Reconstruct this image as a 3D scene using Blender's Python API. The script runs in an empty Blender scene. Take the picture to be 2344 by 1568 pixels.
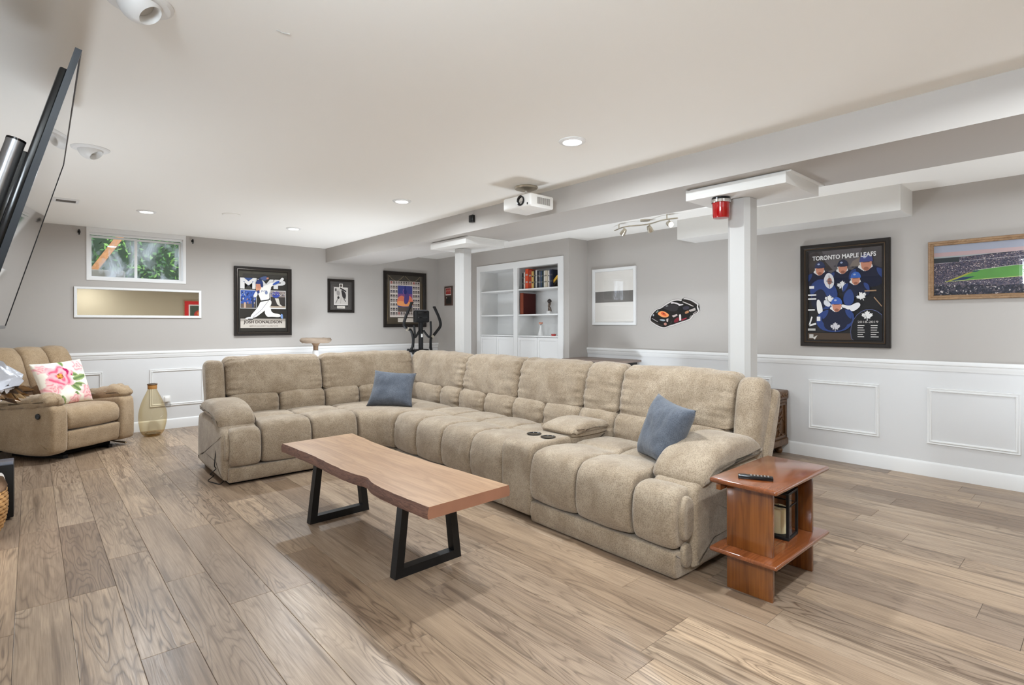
import bpy, bmesh, math, random
from mathutils import Vector, Matrix, noise
random.seed(7)
C = bpy.context.scene.collection
SC = bpy.context.scene
PI = math.pi
R = math.radians

# ---------------------------------------------------------------- camera, world, exposure
YB, XR, XB1, XB2, XK, ZC, ZR, ZB = 7.333, 5.259, 3.06, 3.727, 4.908, 2.252, .904, 2.062
XL, YF = -.45, -1.5
cam_d = bpy.data.cameras.new('camera')
cam = bpy.data.objects.new('camera', cam_d)
C.objects.link(cam)
cam_d.sensor_fit = 'HORIZONTAL'
cam_d.sensor_width = 36.0
cam_d.lens = 1239.1 / 2344 * 36.0
cam_d.shift_y = (741.92 - 784) / 2344
cam_d.clip_start = .02
cam.location = (0, 0, 1.2)
cam.rotation_mode = 'QUATERNION'
yaw = .7265
fw = Vector((math.sin(yaw), math.cos(yaw), 0)); rt = Vector((math.cos(yaw), -math.sin(yaw), 0)); up = Vector((0, 0, 1))
base = Matrix((rt, up, -fw)).transposed()
cam.rotation_quaternion = (base @ Matrix.Rotation(-.0026, 3, 'Z')).to_quaternion()
SC.camera = cam

SC.view_settings.view_transform = 'Standard'
SC.view_settings.look = 'None'
SC.view_settings.gamma = 1
SC.view_settings.use_curve_mapping = False
SC.view_settings.exposure = 0.17

world = bpy.data.worlds.new('world'); SC.world = world
world.use_nodes = True
bg = world.node_tree.nodes['Background']
bg.inputs['Color'].default_value = (.78, .88, 1.0, 1)
bg.inputs['Strength'].default_value = 4.5
SC.cycles.max_bounces = 14
SC.cycles.diffuse_bounces = 8
SC.cycles.transparent_max_bounces = 24

POT_W = 26.0        # each recessed lamp
POT_COL = (.86, .935, 1.0)
# added fill uplights brightening the ceiling
def add_uplight(x, y, z, size, watts):
    ld = bpy.data.lights.new('added_uplight', 'AREA'); ld.shape = 'DISK'; ld.size = size; ld.energy = watts; ld.color = (.84, .92, 1.0)
    o = bpy.data.objects.new('added_uplight', ld); C.objects.link(o); o.location = (x, y, z); o.rotation_euler = (PI, 0, 0)
add_uplight(4.5, -.50, .30, .9, 19)
add_uplight(3.0, 5.95, .15, .9, 29)
add_uplight(4.15, 3.0, .20, .8, 27)
add_uplight(-.22, 3.75, .14, .35, 19)

# daylight entering by the window above the television
wd = bpy.data.lights.new('window_daylight', 'AREA'); wd.shape = 'RECTANGLE'; wd.size = .86; wd.size_y = .42; wd.energy = 110; wd.color = (.82, .92, 1.0)
wo = bpy.data.objects.new('window_daylight', wd); C.objects.link(wo); wo.location = (XL - .17, .57, 1.98); wo.rotation_euler = (0, R(-90), PI)
wo.rotation_euler = Vector((1, 0, 0)).to_track_quat('-Z', 'Y').to_euler()

# ---------------------------------------------------------------- node helpers / materials
def srgb(r, g, b):
    f = lambda c: (c / 255 / 12.92) if c / 255 <= .04045 else ((c / 255 + .055) / 1.055) ** 2.4
    return (f(r), f(g), f(b), 1)

class NT:
    def __init__(s, name):
        s.m = bpy.data.materials.new(name); s.m.use_nodes = True
        s.t = s.m.node_tree; s.t.nodes.clear()
        s.out = s.n('ShaderNodeOutputMaterial')
    def n(s, typ, **kw):
        nd = s.t.nodes.new(typ)
        for k, v in kw.items():
            if k.startswith('_'): setattr(nd, k[1:], v)
            else:
                key = int(k[1:]) if k[0] == 'i' and k[1:].isdigit() else k.replace('__', ' ')
                s.set(nd, key, v)
        return nd
    def set(s, nd, key, v):
        inp = nd.inputs[key]
        if isinstance(v, bpy.types.NodeSocket): s.t.links.new(v, inp)
        elif isinstance(v, bpy.types.Node): s.t.links.new(v.outputs[0], inp)
        else: inp.default_value = v
    def math(s, op, a, b=0.0, c=0.0):
        return s.n('ShaderNodeMath', _operation=op, i0=a, i1=b, i2=c).outputs[0]
    def mix(s, f, a, b, blend='MIX'):
        nd = s.n('ShaderNodeMix', _data_type='RGBA', _blend_type=blend)
        s.set(nd, 0, f); s.set(nd, 6, a); s.set(nd, 7, b)
        return nd.outputs[2]
    def ramp(s, f, stops):
        nd = s.n('ShaderNodeValToRGB'); s.set(nd, 0, f)
        el = nd.color_ramp.elements
        while len(el) < len(stops): el.new(.5)
        for e, (p, c) in zip(el, stops): e.position = p; e.color = c
        return nd.outputs[0]
    def bump(s, h, strength, dist=.01):
        return s.n('ShaderNodeBump', Strength=strength, Distance=dist, Height=h).outputs[0]
    def coords(s, out='Object', scale=(1, 1, 1), rnd=False):
        tc = s.n('ShaderNodeTexCoord'); v = tc.outputs[out]
        if rnd:
            oi = s.n('ShaderNodeObjectInfo')
            add = s.n('ShaderNodeVectorMath', _operation='MULTIPLY_ADD')
            s.set(add, 0, oi.outputs['Random']); s.set(add, 1, (37.0, 91.0, 53.0)); s.set(add, 2, v)
            v = add.outputs[0]
        mp = s.n('ShaderNodeMapping'); s.set(mp, 'Vector', v); s.set(mp, 'Scale', scale)
        return mp.outputs[0]
    def noise(s, vec, scale, detail=2.0, rough=.5, dist=0.0):
        nd = s.n('ShaderNodeTexNoise', Scale=scale, Detail=detail, Roughness=rough, Distortion=dist)
        if vec is not None: s.set(nd, 'Vector', vec)
        return nd.outputs[0]
    def pbsdf(s, col, rough=.5, metal=0.0, spec=.5, normal=None, **kw):
        nd = s.n('ShaderNodeBsdfPrincipled'); s.set(nd, 'Base Color', col); s.set(nd, 'Roughness', rough); s.set(nd, 'Metallic', metal)
        s.set(nd, 'Specular IOR Level', spec)
        if normal is not None: s.set(nd, 'Normal', normal)
        for k, v in kw.items(): s.set(nd, k.replace('__', ' '), v)
        s.t.links.new(nd.outputs[0], s.out.inputs[0]); return nd

def plain(name, col, rough=.5, metal=0.0, spec=.5, var=.0, bump=0.0, bscale=200, **kw):
    n = NT(name)
    c = col
    if var:
        f = n.noise(n.coords(), 9.0, 3.0)
        c = n.mix(n.math('MULTIPLY', f, 1.0), tuple(x * (1 - var) for x in col[:3]) + (1,), tuple(min(1, x * (1 + var)) for x in col[:3]) + (1,))
    nm = n.bump(n.noise(n.coords(), bscale, 2.0), bump, .002) if bump else None
    n.pbsdf(c, rough, metal, spec, nm, **kw)
    return n.m

def emissive(name, col, strength):
    n = NT(name); e = n.n('ShaderNodeEmission', Color=col, Strength=strength)
    n.t.links.new(e.outputs[0], n.out.inputs[0]); return n.m

def pane_mat(name, tint=(1, 1, 1, 1), ior=1.45, rough=0.0):
    n = NT(name)
    tr = n.n('ShaderNodeBsdfTransparent', Color=tint); gl = n.n('ShaderNodeBsdfGlossy', Roughness=rough)
    fr = n.n('ShaderNodeFresnel', IOR=ior); ge = n.n('ShaderNodeNewGeometry')
    fac = n.math('MULTIPLY', n.math('MINIMUM', fr.outputs[0], .75), n.math('SUBTRACT', 1.0, ge.outputs['Backfacing']))
    mx = n.n('ShaderNodeMixShader', i0=fac, i1=tr, i2=gl)
    n.t.links.new(mx.outputs[0], n.out.inputs[0]); return n.m

def amber_mat():
    n = NT('amber_glass')
    lw = n.n('ShaderNodeLayerWeight', Blend=.35); ge = n.n('ShaderNodeNewGeometry')
    tint = n.ramp(lw.outputs['Facing'], [(.15, (.90, .84, .70, 1)), (.7, (.80, .69, .48, 1)), (.98, (.52, .38, .18, 1))])
    tr = n.n('ShaderNodeBsdfTransparent', Color=tint); gl = n.n('ShaderNodeBsdfGlossy', Roughness=.03)
    fr = n.n('ShaderNodeFresnel', IOR=1.5)
    fac = n.math('MULTIPLY', n.math('MINIMUM', fr.outputs[0], .6), n.math('SUBTRACT', 1.0, ge.outputs['Backfacing']))
    mx = n.n('ShaderNodeMixShader', i0=fac, i1=tr, i2=gl)
    n.t.links.new(mx.outputs[0], n.out.inputs[0]); return n.m

def fabric(name, a, b, dark, scale=7.0, sheen=.25):
    n = NT(name)
    f1 = n.noise(n.coords(), scale, 4.0, .6, .4)
    f2 = n.noise(n.coords(), 170.0, 2.0)
    f3 = n.noise(n.coords(), 38.0, 2.0)
    c = n.mix(n.ramp(f1, [(.36, (0, 0, 0, 1)), (.64, (1, 1, 1, 1))]), a, b)
    c = n.mix(n.math('MULTIPLY', n.ramp(f2, [(.38, (1, 1, 1, 1)), (.55, (0, 0, 0, 1))]), .42), c, dark)
    c = n.mix(n.math('MULTIPLY', n.ramp(f3, [(.40, (1, 1, 1, 1)), (.6, (0, 0, 0, 1))]), .13), c, dark)
    h = n.math('ADD', f2, n.math('MULTIPLY', f3, .6))
    n.pbsdf(c, .92, 0.0, .15, n.bump(h, .45, .004), Sheen__Weight=sheen, Sheen__Roughness=.5)
    return n.m

def wood(name, a, b, c, stretch=(9, 1, 9), rough=.35, ring=9.0, spec=.5, rnd=False, coat=0.0, line=.55, bump=.05):
    n = NT(name)
    v = n.coords('Object', stretch, rnd)
    f = n.noise(v, 1.3, 3.0, .5, .5)
    t = n.math('PINGPONG', n.math('MULTIPLY', f, ring), .5)
    g = n.noise(n.coords('Object', tuple(x * 14 if x > 2 else x * 2.2 for x in stretch), rnd), 1.2, 3.0)
    col = n.mix(n.ramp(f, [(.3, (0, 0, 0, 1)), (.7, (1, 1, 1, 1))]), a, b)
    col = n.mix(n.math('MULTIPLY', n.ramp(t, [(.0, (1, 1, 1, 1)), (.28, (0, 0, 0, 1))]), line), col, c)
    col = n.mix(n.math('MULTIPLY', n.ramp(g, [(.35, (1, 1, 1, 1)), (.6, (0, 0, 0, 1))]), .35), col, c)
    n.pbsdf(col, rough, 0.0, spec, n.bump(g, bump, .003), Coat__Weight=coat, Coat__Roughness=.12)
    return n.m

def plank_mat():
    n = NT('oak_plank')
    oi = n.n('ShaderNodeObjectInfo'); rnd = oi.outputs['Random']
    rnd2 = n.math('FRACT', n.math('MULTIPLY', rnd, 17.31))
    base_c = n.ramp(rnd, [(0.0, srgb(140, 121, 104)), (.18, srgb(180, 158, 134)), (.36, srgb(154, 131, 108)), (.52, srgb(188, 163, 136)), (.68, srgb(136, 114, 93)), (.84, srgb(170, 147, 123)), (1.0, srgb(150, 130, 112))])
    # cathedral contours: iso lines of a stretched noise, shown only on some planks
    v = n.coords('Object', (8.5, .95, 1), True)
    f = n.noise(v, 1.15, 2.2, .5, .35)
    iso = n.math('PINGPONG', n.math('MULTIPLY', f, 15.0), .5)
    line = n.ramp(iso, [(.0, (1, 1, 1, 1)), (.16, (.25, .25, .25, 1)), (.34, (0, 0, 0, 1))])
    mask = n.noise(n.coords('Object', (5, .8, 1), True), .9, 2.0)
    mask = n.ramp(mask, [(.36, (0, 0, 0, 1)), (.56, (1, 1, 1, 1))])
    amt = n.math('MULTIPLY', n.math('MULTIPLY', line, mask), n.math('ADD', n.math('MULTIPLY', rnd2, .45), .42))
    fib = n.noise(n.coords('Object', (210, 5, 1), True), 1.0, 3.0, .6)
    fib_c = n.ramp(fib, [(.3, (1, 1, 1, 1)), (.62, (0, 0, 0, 1))])
    blot = n.noise(n.coords('Object', (9, 1.6, 1), True), 1.0, 3.0, .6, .6)
    blot_c = n.ramp(blot, [(.36, (1, 1, 1, 1)), (.62, (0, 0, 0, 1))])
    dark = srgb(88, 70, 55)
    c = n.mix(n.math('MULTIPLY', blot_c, .5), base_c, srgb(126, 106, 88))
    c = n.mix(n.math('MULTIPLY', fib_c, .42), c, dark)
    c = n.mix(amt, c, dark)
    streak = n.noise(n.coords('Object', (30, 1.2, 1), True), 1.0, 2.0, .5)
    c = n.mix(n.math('MULTIPLY', n.ramp(streak, [(.56, (0, 0, 0, 1)), (.70, (1, 1, 1, 1))]), .6), c, dark)
    h = n.math('SUBTRACT', n.math('MULTIPLY', fib, .5), amt)
    n.pbsdf(c, n.ramp(fib, [(.3, (.40, .40, .40, 1)), (.7, (.30, .30, .30, 1))]), 0.0, .42, n.bump(h, .12, .002))
    return n.m

M = {}
M['wall'] = plain('wall_paint_grey', srgb(178, 173, 168), .65, spec=.3, bump=.02, bscale=300)
M['ceil'] = plain('ceiling_paint', srgb(240, 238, 233), .7, spec=.25, bump=.015, bscale=260)
M['white'] = plain('white_trim_paint', srgb(226, 226, 225), .42, spec=.4)
M['wains'] = plain('wainscot_paint', srgb(214, 214, 214), .5, spec=.4)
M['post'] = plain('post_paint', srgb(184, 182, 179), .5, spec=.3)
M['plate'] = plain('post_plate_paint', srgb(216, 214, 210), .5, spec=.3)
M['beige'] = plain('wall_paint_beige', srgb(150, 136, 112), .7, spec=.3)
M['plank'] = plank_mat()
M['underlay'] = plain('floor_underlay', srgb(92, 78, 66), .9)
M['sofa'] = fabric('tan_microfibre', srgb(168, 152, 131), srgb(146, 129, 108), srgb(94, 79, 62), 6.5)
M['sofa_in'] = plain('dark_sofa_lining', srgb(70, 58, 44), .95, spec=.1)
M['recl'] = fabric('brown_suede', srgb(176, 154, 126), srgb(158, 135, 106), srgb(118, 97, 72), 5.0)
M['bluegrey'] = fabric('blue_grey_weave', srgb(94, 99, 108), srgb(80, 85, 94), srgb(50, 54, 62), 9.0, .2)
M['black'] = plain('black_powder_coat', srgb(17, 17, 18), .5, spec=.35)
M['blackgloss'] = plain('black_gloss_plastic', srgb(14, 15, 17), .18, spec=.5)
M['darkfabric'] = plain('black_base_cloth', srgb(20, 18, 17), .9, spec=.1)
M['slab'] = wood('live_edge_slab', srgb(180, 147, 114), srgb(163, 128, 97), srgb(128, 95, 70), (6, .9, 6), .40, 7.0, line=.35)
M['bark'] = wood('live_edge_bark', srgb(132, 94, 76), srgb(102, 70, 56), srgb(64, 40, 32), (14, 3, 30), .7, 9.0, line=.6, bump=.5)
M['cherry'] = wood('varnished_cherry', srgb(138, 82, 36), srgb(110, 60, 22), srgb(62, 31, 12), (5, 7, 1.0), .22, 6.0, coat=.5, line=.35)
M['cherrytop'] = wood('varnished_cherry_top', srgb(138, 78, 42), srgb(114, 60, 28), srgb(80, 40, 18), (1.0, 7, 5), .2, 6.0, coat=.6, line=.3)
M['chest'] = wood('carved_camphor', srgb(118, 84, 50), srgb(94, 62, 34), srgb(54, 34, 18), (10, 10, 4), .4, 12.0, line=.5, bump=.3)
M['oakframe'] = wood('light_oak_frame', srgb(160, 128, 92), srgb(140, 106, 72), srgb(104, 76, 48), (6, 3, 20), .5, 8.0)
M['darkframe'] = plain('dark_espresso_frame', srgb(30, 24, 20), .38, spec=.35)
M['darkframe2'] = plain('bronze_frame_lip', srgb(84, 68, 52), .3, metal=.5)
M['mat'] = plain('dark_mat_board', srgb(52, 46, 40), .8)
M['silver'] = plain('brushed_silver', srgb(176, 178, 182), .3, metal=.85)
M['nickel'] = plain('brushed_nickel', srgb(196, 188, 172), .3, metal=.9)
M['chrome'] = plain('chrome', srgb(225, 225, 225), .1, metal=1.0)
M['mirror'] = plain('mirror_silvering', (.92, .93, .92, 1), .015, metal=1.0)
M['screen'] = plain('television_screen_glass', (.006, .006, .008, 1), .035, spec=.9, Coat__Weight=.6, Coat__Roughness=.03)
M['bezel'] = plain('television_bezel', srgb(30, 36, 44), .3, spec=.5)
M['pane'] = pane_mat('clear_pane')
def hazy_pane():
    n = NT('hazy_window_pane')  # streaky whitish haze mixed into the clear glass by noise
    v = n.coords('Object', (5, 1, 2.2)); f = n.noise(v, 1.6, 4.0, .6, .5)
    tr = n.n('ShaderNodeBsdfTransparent'); gl = n.n('ShaderNodeBsdfGlossy', Roughness=.0)
    df = n.n('ShaderNodeBsdfTranslucent', Color=(.85, .92, 1, 1)); d2 = n.n('ShaderNodeBsdfDiffuse', Color=(.80, .85, .92, 1)); dm = n.n('ShaderNodeMixShader', i0=.5, i1=df, i2=d2)
    hz = n.math('MULTIPLY', n.ramp(f, [(.45, (.02, .02, .02, 1)), (.78, (1, 1, 1, 1))]), .55)
    m1 = n.n('ShaderNodeMixShader', i0=hz, i1=tr, i2=dm)
    fr = n.n('ShaderNodeFresnel', IOR=1.45); ge = n.n('ShaderNodeNewGeometry')
    fac = n.math('MULTIPLY', n.math('MINIMUM', fr.outputs[0], .75), n.math('SUBTRACT', 1.0, ge.outputs['Backfacing']))
    mx = n.n('ShaderNodeMixShader', i0=fac, i1=m1, i2=gl)
    n.t.links.new(mx.outputs[0], n.out.inputs[0]); return n.m
M['hazypane'] = hazy_pane()
M['picpane'] = pane_mat('picture_glazing', ior=1.38)
M['amber'] = amber_mat()
M['plastic_white'] = plain('white_plastic', srgb(232, 230, 226), .35)
M['red_lens'] = plain('red_beacon_lens', srgb(150, 5, 10), .14, spec=.6, Coat__Weight=.5)
M['lamp_on'] = emissive('lamp_lens_lit', (1, .97, .93, 1), 9.0)
M['lamp_off'] = plain('lamp_lens_unlit', srgb(190, 188, 184), .4)
M['grey'] = plain('vent_grey', srgb(120, 114, 108), .7)
_pc = {}
def pcol(r, g, b, rough=.55):
    k = (r, g, b, rough)
    if k not in _pc: _pc[k] = plain('ink_%02x%02x%02x' % (r, g, b), srgb(r, g, b), rough, spec=.3)
    return _pc[k]

# ---------------------------------------------------------------- mesh helpers
class MB:
    def __init__(s): s.bm = bmesh.new(); s.mi = 0
    def _fin(s, faces):
        for f in faces: f.material_index = s.mi
    def box(s, x0, x1, y0, y1, z0, z1, bev=0.0, seg=2, mat=None):
        r = bmesh.ops.create_cube(s.bm, size=1)
        vs = r['verts']
        bmesh.ops.scale(s.bm, vec=(x1 - x0, y1 - y0, z1 - z0), verts=vs)
        bmesh.ops.translate(s.bm, vec=((x0 + x1) / 2, (y0 + y1) / 2, (z0 + z1) / 2), verts=vs)
        if mat is not None: bmesh.ops.transform(s.bm, matrix=mat, verts=vs)
        s._fin({f for v in vs for f in v.link_faces})
        if bev > 0:
            es = list({e for v in vs for e in v.link_edges})
            bmesh.ops.bevel(s.bm, geom=es, offset=bev, segments=seg, affect='EDGES', profile=.5, material=-1)
        return s
    def ring(s, loops, closed=True, cap0=True, cap1=True):
        rows = [[s.bm.verts.new(p) for p in lp] for lp in loops]
        fs = []
        for a, b in zip(rows, rows[1:]):
            n = len(a)
            for i in range(n if closed else n - 1):
                j = (i + 1) % n
                try: fs.append(s.bm.faces.new((a[i], a[j], b[j], b[i])))
                except ValueError: pass
        if cap0 and closed and len(rows[0]) > 2: fs.append(s.bm.faces.new(rows[0][::-1]))
        if cap1 and closed and len(rows[-1]) > 2: fs.append(s.bm.faces.new(rows[-1]))
        s._fin(fs); return s
    def lathe(s, prof, n=24, c=(0, 0, 0), m=None, cap=True):
        m = m or Matrix.Identity(4); c = Vector(c)
        loops = [[m @ Vector((r * math.cos(2 * PI * i / n), r * math.sin(2 * PI * i / n), z)) + c for i in range(n)] for r, z in prof]
        return s.ring(loops, True, cap, cap)
    def cyl(s, p0, p1, r0, r1=None, n=20):
        p0, p1 = Vector(p0), Vector(p1); r1 = r0 if r1 is None else r1
        q = (p1 - p0).to_track_quat('Z', 'Y').to_matrix()
        lp = lambda p, r: [p + q @ Vector((r * math.cos(2 * PI * i / n), r * math.sin(2 * PI * i / n), 0)) for i in range(n)]
        return s.ring([lp(p0, r0), lp(p1, r1)])
    def tube(s, pts, r, n=10, cap=True):
        pts = [Vector(p) for p in pts]; loops = []; prev = None
        for i, p in enumerate(pts):
            d = (pts[min(i + 1, len(pts) - 1)] - pts[max(i - 1, 0)]).normalized()
            if prev is None:
                a = d.orthogonal().normalized()
            else:
                a = (prev - d * prev.dot(d)).normalized()
            prev = a; b = d.cross(a)
            rr = r[i] if isinstance(r, (list, tuple)) else r
            loops.append([p + a * rr * math.cos(2 * PI * k / n) + b * rr * math.sin(2 * PI * k / n) for k in range(n)])
        return s.ring(loops, True, cap, cap)
    def prism(s, poly, f0, f1):
        """poly: 2d points; f0,f1 map a 2d point to the two end planes"""
        return s.ring([[f0(*p) for p in poly], [f1(*p) for p in poly]])
    def face(s, pts):
        f = s.bm.faces.new([s.bm.verts.new(p) for p in pts]); f.material_index = s.mi; return s
    def build(s, name, mat, parent=None, smooth=30, loc=None, rot=None):
        bmesh.ops.recalc_face_normals(s.bm, faces=s.bm.faces)
        me = bpy.data.meshes.new(name); s.bm.to_mesh(me); s.bm.free()
        for m in (mat if isinstance(mat, (list, tuple)) else [mat]): me.materials.append(m)
        if smooth:
            me.shade_smooth()
            if smooth < 180: me.set_sharp_from_angle(angle=R(smooth))
        o = bpy.data.objects.new(name, me); C.objects.link(o)
        if parent is not None: o.parent = parent
        if loc is not None: o.location = loc
        if rot is not None: o.rotation_euler = rot
        return o

def tag(o, label=None, cat=None, group=None, kind=None):
    if label: o['label'] = label
    if cat: o['category'] = cat
    if group: o['group'] = group
    if kind: o['kind'] = kind
    return o
def thing(name, label, cat, loc=(0, 0, 0), rz=0.0, group=None, rot=None):
    o = bpy.data.objects.new(name, None); C.objects.link(o)
    o.empty_display_size = .1
    o.location = loc; o.rotation_euler = rot if rot else (0, 0, rz)
    return tag(o, label, cat, group)
def bx(name, mat, parent, *d, bev=0.0, smooth=30):
    return MB().box(*d, bev=bev).build(name, mat, parent, smooth)
def copy_tree(o, parent=None):
    c = o.copy(); C.objects.link(c)
    if parent is not None: c.parent = parent
    for ch in list(o.children): copy_tree(ch, c)
    return c
def struct(name, mb, mat, label=None):
    o = mb.build(name, mat); o['kind'] = 'structure'
    if label: o['label'] = label
    return o
def chaikin(pts, n=2, closed=True):
    for _ in range(n):
        out = []
        k = len(pts)
        for i in range(k if closed else k - 1):
            p, q = pts[i], pts[(i + 1) % k]
            out.append(tuple(a * .75 + b * .25 for a, b in zip(p, q))); out.append(tuple(a * .25 + b * .75 for a, b in zip(p, q)))
        if not closed: out = [pts[0]] + out + [pts[-1]]
        pts = out
    return pts
def spline(pts, n=8):
    P = [Vector(p) for p in pts]; out = []
    for i in range(len(P) - 1):
        p0, p1, p2, p3 = P[max(i - 1, 0)], P[i], P[i + 1], P[min(i + 2, len(P) - 1)]
        for k in range(n):
            t = k / n
            out.append(.5 * ((2 * p1) + (p2 - p0) * t + (2 * p0 - 5 * p1 + 4 * p2 - p3) * t * t + (3 * p1 - p0 - 3 * p2 + p3) * t ** 3))
    out.append(P[-1]); return out

# ---------------------------------------------------------------- structure: floor
floor = struct('floor', MB().box(XL - .1, XR + .1, YF - .1, YB + .1, -.08, -.006), M['underlay'], 'oak look plank floor running away from the camera')
PW, PL = .172, 1.11
def plank_mesh(w, l):
    bm = bmesh.new(); g = .0006; c = .0012; t = .006
    lo = [(g, g), (w - g, g), (w - g, l - g), (g, l - g)]
    hi = [(g + c, g + c), (w - g - c, g + c), (w - g - c, l - g - c), (g + c, l - g - c)]
    a = [bm.verts.new((x, y, -t)) for x, y in lo]; b = [bm.verts.new((x, y, -.0008)) for x, y in lo]; d = [bm.verts.new((x, y, 0)) for x, y in hi]
    for p, q in ((a, b), (b, d)):
        for i in range(4): bm.faces.new((p[i], p[(i + 1) % 4], q[(i + 1) % 4], q[i]))
    bm.faces.new(d)
    bmesh.ops.recalc_face_normals(bm, faces=bm.faces)
    me = bpy.data.meshes.new('plank'); bm.to_mesh(me); bm.free(); me.materials.append(M['plank']); return me
_pm = {}
def plank(x, y, w, l):
    k = (round(w, 3), round(l, 3))
    if k not in _pm: _pm[k] = plank_mesh(w, l)
    o = bpy.data.objects.new('plank', _pm[k]); C.objects.link(o); o.parent = floor; o.location = (x, y, random.uniform(-.0003, 0))
Y0 = -.30
row = 0
x = .120 - 4 * PW
known = {3: 4.19 - PL * 5, 4: 3.08, 5: 3.445, 6: 2.96, 7: 2.545, 8: 3.62, 9: 2.9}
i = 0
while x < XR:
    x0, x1 = max(x, XL), min(x + PW, XR)
    if x1 - x0 > .01:
        ph = known.get(i, random.uniform(0, PL))
        y = ph - math.ceil((ph - Y0) / PL) * PL
        while y < YB:
            a, b = max(y, Y0), min(y + PL, YB)
            if b - a > .02: plank(x0, a, x1 - x0, b - a)
            y += PL
    x += PW; i += 1
MBf = MB().box(XL, XR, YF, Y0, -.006, 0)
bk = MBf.build('floor_boards', M['plank'], floor); bk['kind'] = 'stuff'

# ---------------------------------------------------------------- walls and ceiling
T = .15
struct('ceiling', MB().box(XL - T, XR + T, YF - T, YB + T, ZC, ZC + .12), M['ceil'], 'flat white painted ceiling')
WX0, WX1, WZ0 = .449, 1.362, 1.690
wb = MB()
wb.box(XL - T, WX0, YB, YB + T, 0, ZC).box(WX1, XR + T, YB, YB + T, 0, ZC).box(WX0, WX1, YB, YB + T, 0, WZ0)
wall_back = struct('wall_back', wb, M['wall'], 'far grey wall with window and sports posters')
# left wall with a basement window above the television
LY0, LY1, LZ0, LZ1 = .12, 1.02, 1.74, 2.22
wl = MB()
wl.box(XL - T, XL, YF - T, LY0, 0, ZC).box(XL - T, XL, LY1, YB, 0, ZC).box(XL - T, XL, LY0, LY1, 0, LZ0).box(XL - T, XL, LY0, LY1, LZ1, ZC)
wall_left = struct('wall_left', wl, M['wall'])
wall_right = struct('wall_right', MB().box(XR, XR + T, YF - T, YB + T, 0, ZC), M['wall'], 'long grey wall with white wainscot')
wall_front = struct('wall_front', MB().box(XL - T, XR + T, YF - T, YF, 0, ZC), M['beige'])
KY0, KY1, KZ = 4.60, 6.25, 2.0     # niche for the built-in bookcase
wk = MB()
wk.box(XK, XR, 4.476, KY0, 0, ZC).box(XK, XR, KY1, YB, 0, ZC).box(XK, XR, KY0, KY1, KZ, ZC)
wall_bookcase = struct('wall_bookcase', wk, M['wall'], 'grey wall projecting around the built in bookcase')
# beam and soffit
struct('beam', MB().box(XB1, XB2, YF, YB, ZB, ZC), M['wall'], 'long grey ceiling beam resting on two white posts')
struct('soffit', MB().box(XK, XR, 1.105, 2.993, 2.054, ZC), M['plate'], 'short white boxed soffit above the framed team poster')
# wainscot, chair rail, baseboard
def rail_prof(h0, h1, kind):
    if kind == 'rail':
        return [(0, ZR - .075), (.010, ZR - .075), (.012, ZR - .060), (.016, ZR - .052), (.016, ZR - .034), (.022, ZR - .028), (.024, ZR - .012), (.020, ZR), (0, ZR)]
    return [(0, 0), (.016, 0), (.016, .098), (.012, .108), (.006, .114), (0, .115)]
def run_trim(name, kind, pts, nrm, label=None):
    """extrude a profile along a straight run p0->p1, nrm points into the room"""
    (ax, ay), (bx_, by) = pts; nx, ny = nrm
    pr = rail_prof(0, 0, kind)
    m = MB().prism(pr, lambda d, z: Vector((ax + nx * d, ay + ny * d, z)), lambda d, z: Vector((bx_ + nx * d, by + ny * d, z)))
    return struct(name, m, M['white'], label)
eps = .004
wp = MB().box(XL, XK, YB - eps, YB, .10, ZR - .07); wp.build('wainscot', M['wains'], wall_back)
wp = MB().box(XR - eps, XR, YF, 4.476, .10, ZR - .07); wp.build('wainscot', M['wains'], wall_right)
wp = MB().box(XL, XL + eps, YF, YB, .10, ZR - .07); wp.build('wainscot', M['wains'], wall_left)
run_trim('trim_1', 'rail', ((XL, YB), (XK, YB)), (0, -1), 'white chair rail along the far wall')
run_trim('trim_2', 'rail', ((XR, YF), (XR, 4.476)), (-1, 0), 'white chair rail along the long wall')
run_trim('trim_3', 'rail', ((XL, YF), (XL, YB)), (1, 0))
run_trim('baseboard_back', 'base', ((XL, YB), (XK, YB)), (0, -1))
run_trim('baseboard_right', 'base', ((XR, YF), (XR, 4.476)), (-1, 0))
run_trim('baseboard_left', 'base', ((XL, YF), (XL, YB)), (1, 0))
run_trim('baseboard_bookcase', 'base', ((XK, 6.30), (XK, YB)), (-1, 0))
def panel_mould(name, P, a0, a1, z0, z1, label=None):
    """picture-frame moulding; P(a, z, d): along wall a, height z, d out of wall"""
    w = .032; pr = [(0, 0), (.004, .012), (.010, .010), (.014, .006), (.020, .013), (.026, .011), (w, .0)]
    m = MB(); loops = []
    for off, d in pr:
        loops.append([P(a0 + off, z0 + off, d), P(a1 - off, z0 + off, d), P(a1 - off, z1 - off, d), P(a0 + off, z1 - off, d)])
    m.ring(loops, True, False, False)
    return struct(name, m, M['white'], label)
PB = lambda a, z, d: Vector((a, YB - eps - d, z))
PR = lambda a, z, d: Vector((XR - eps - d, a, z))
k = 4
for a0, a1 in ((-.36, .58), (1.005, 1.558), (1.98, 2.54), (2.96, 3.52), (3.94, 4.50)):
    panel_mould('trim_%d' % k, PB, a0, a1, .264, .694); k += 1
for a0, a1 in ((-1.24, -.70), (-.40, .15), (.472, 1.014), (1.332, 1.878), (2.20, 2.75), (3.06, 3.61)):
    panel_mould('trim_%d' % k, PR, a0, a1, .256, .694); k += 1

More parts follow.
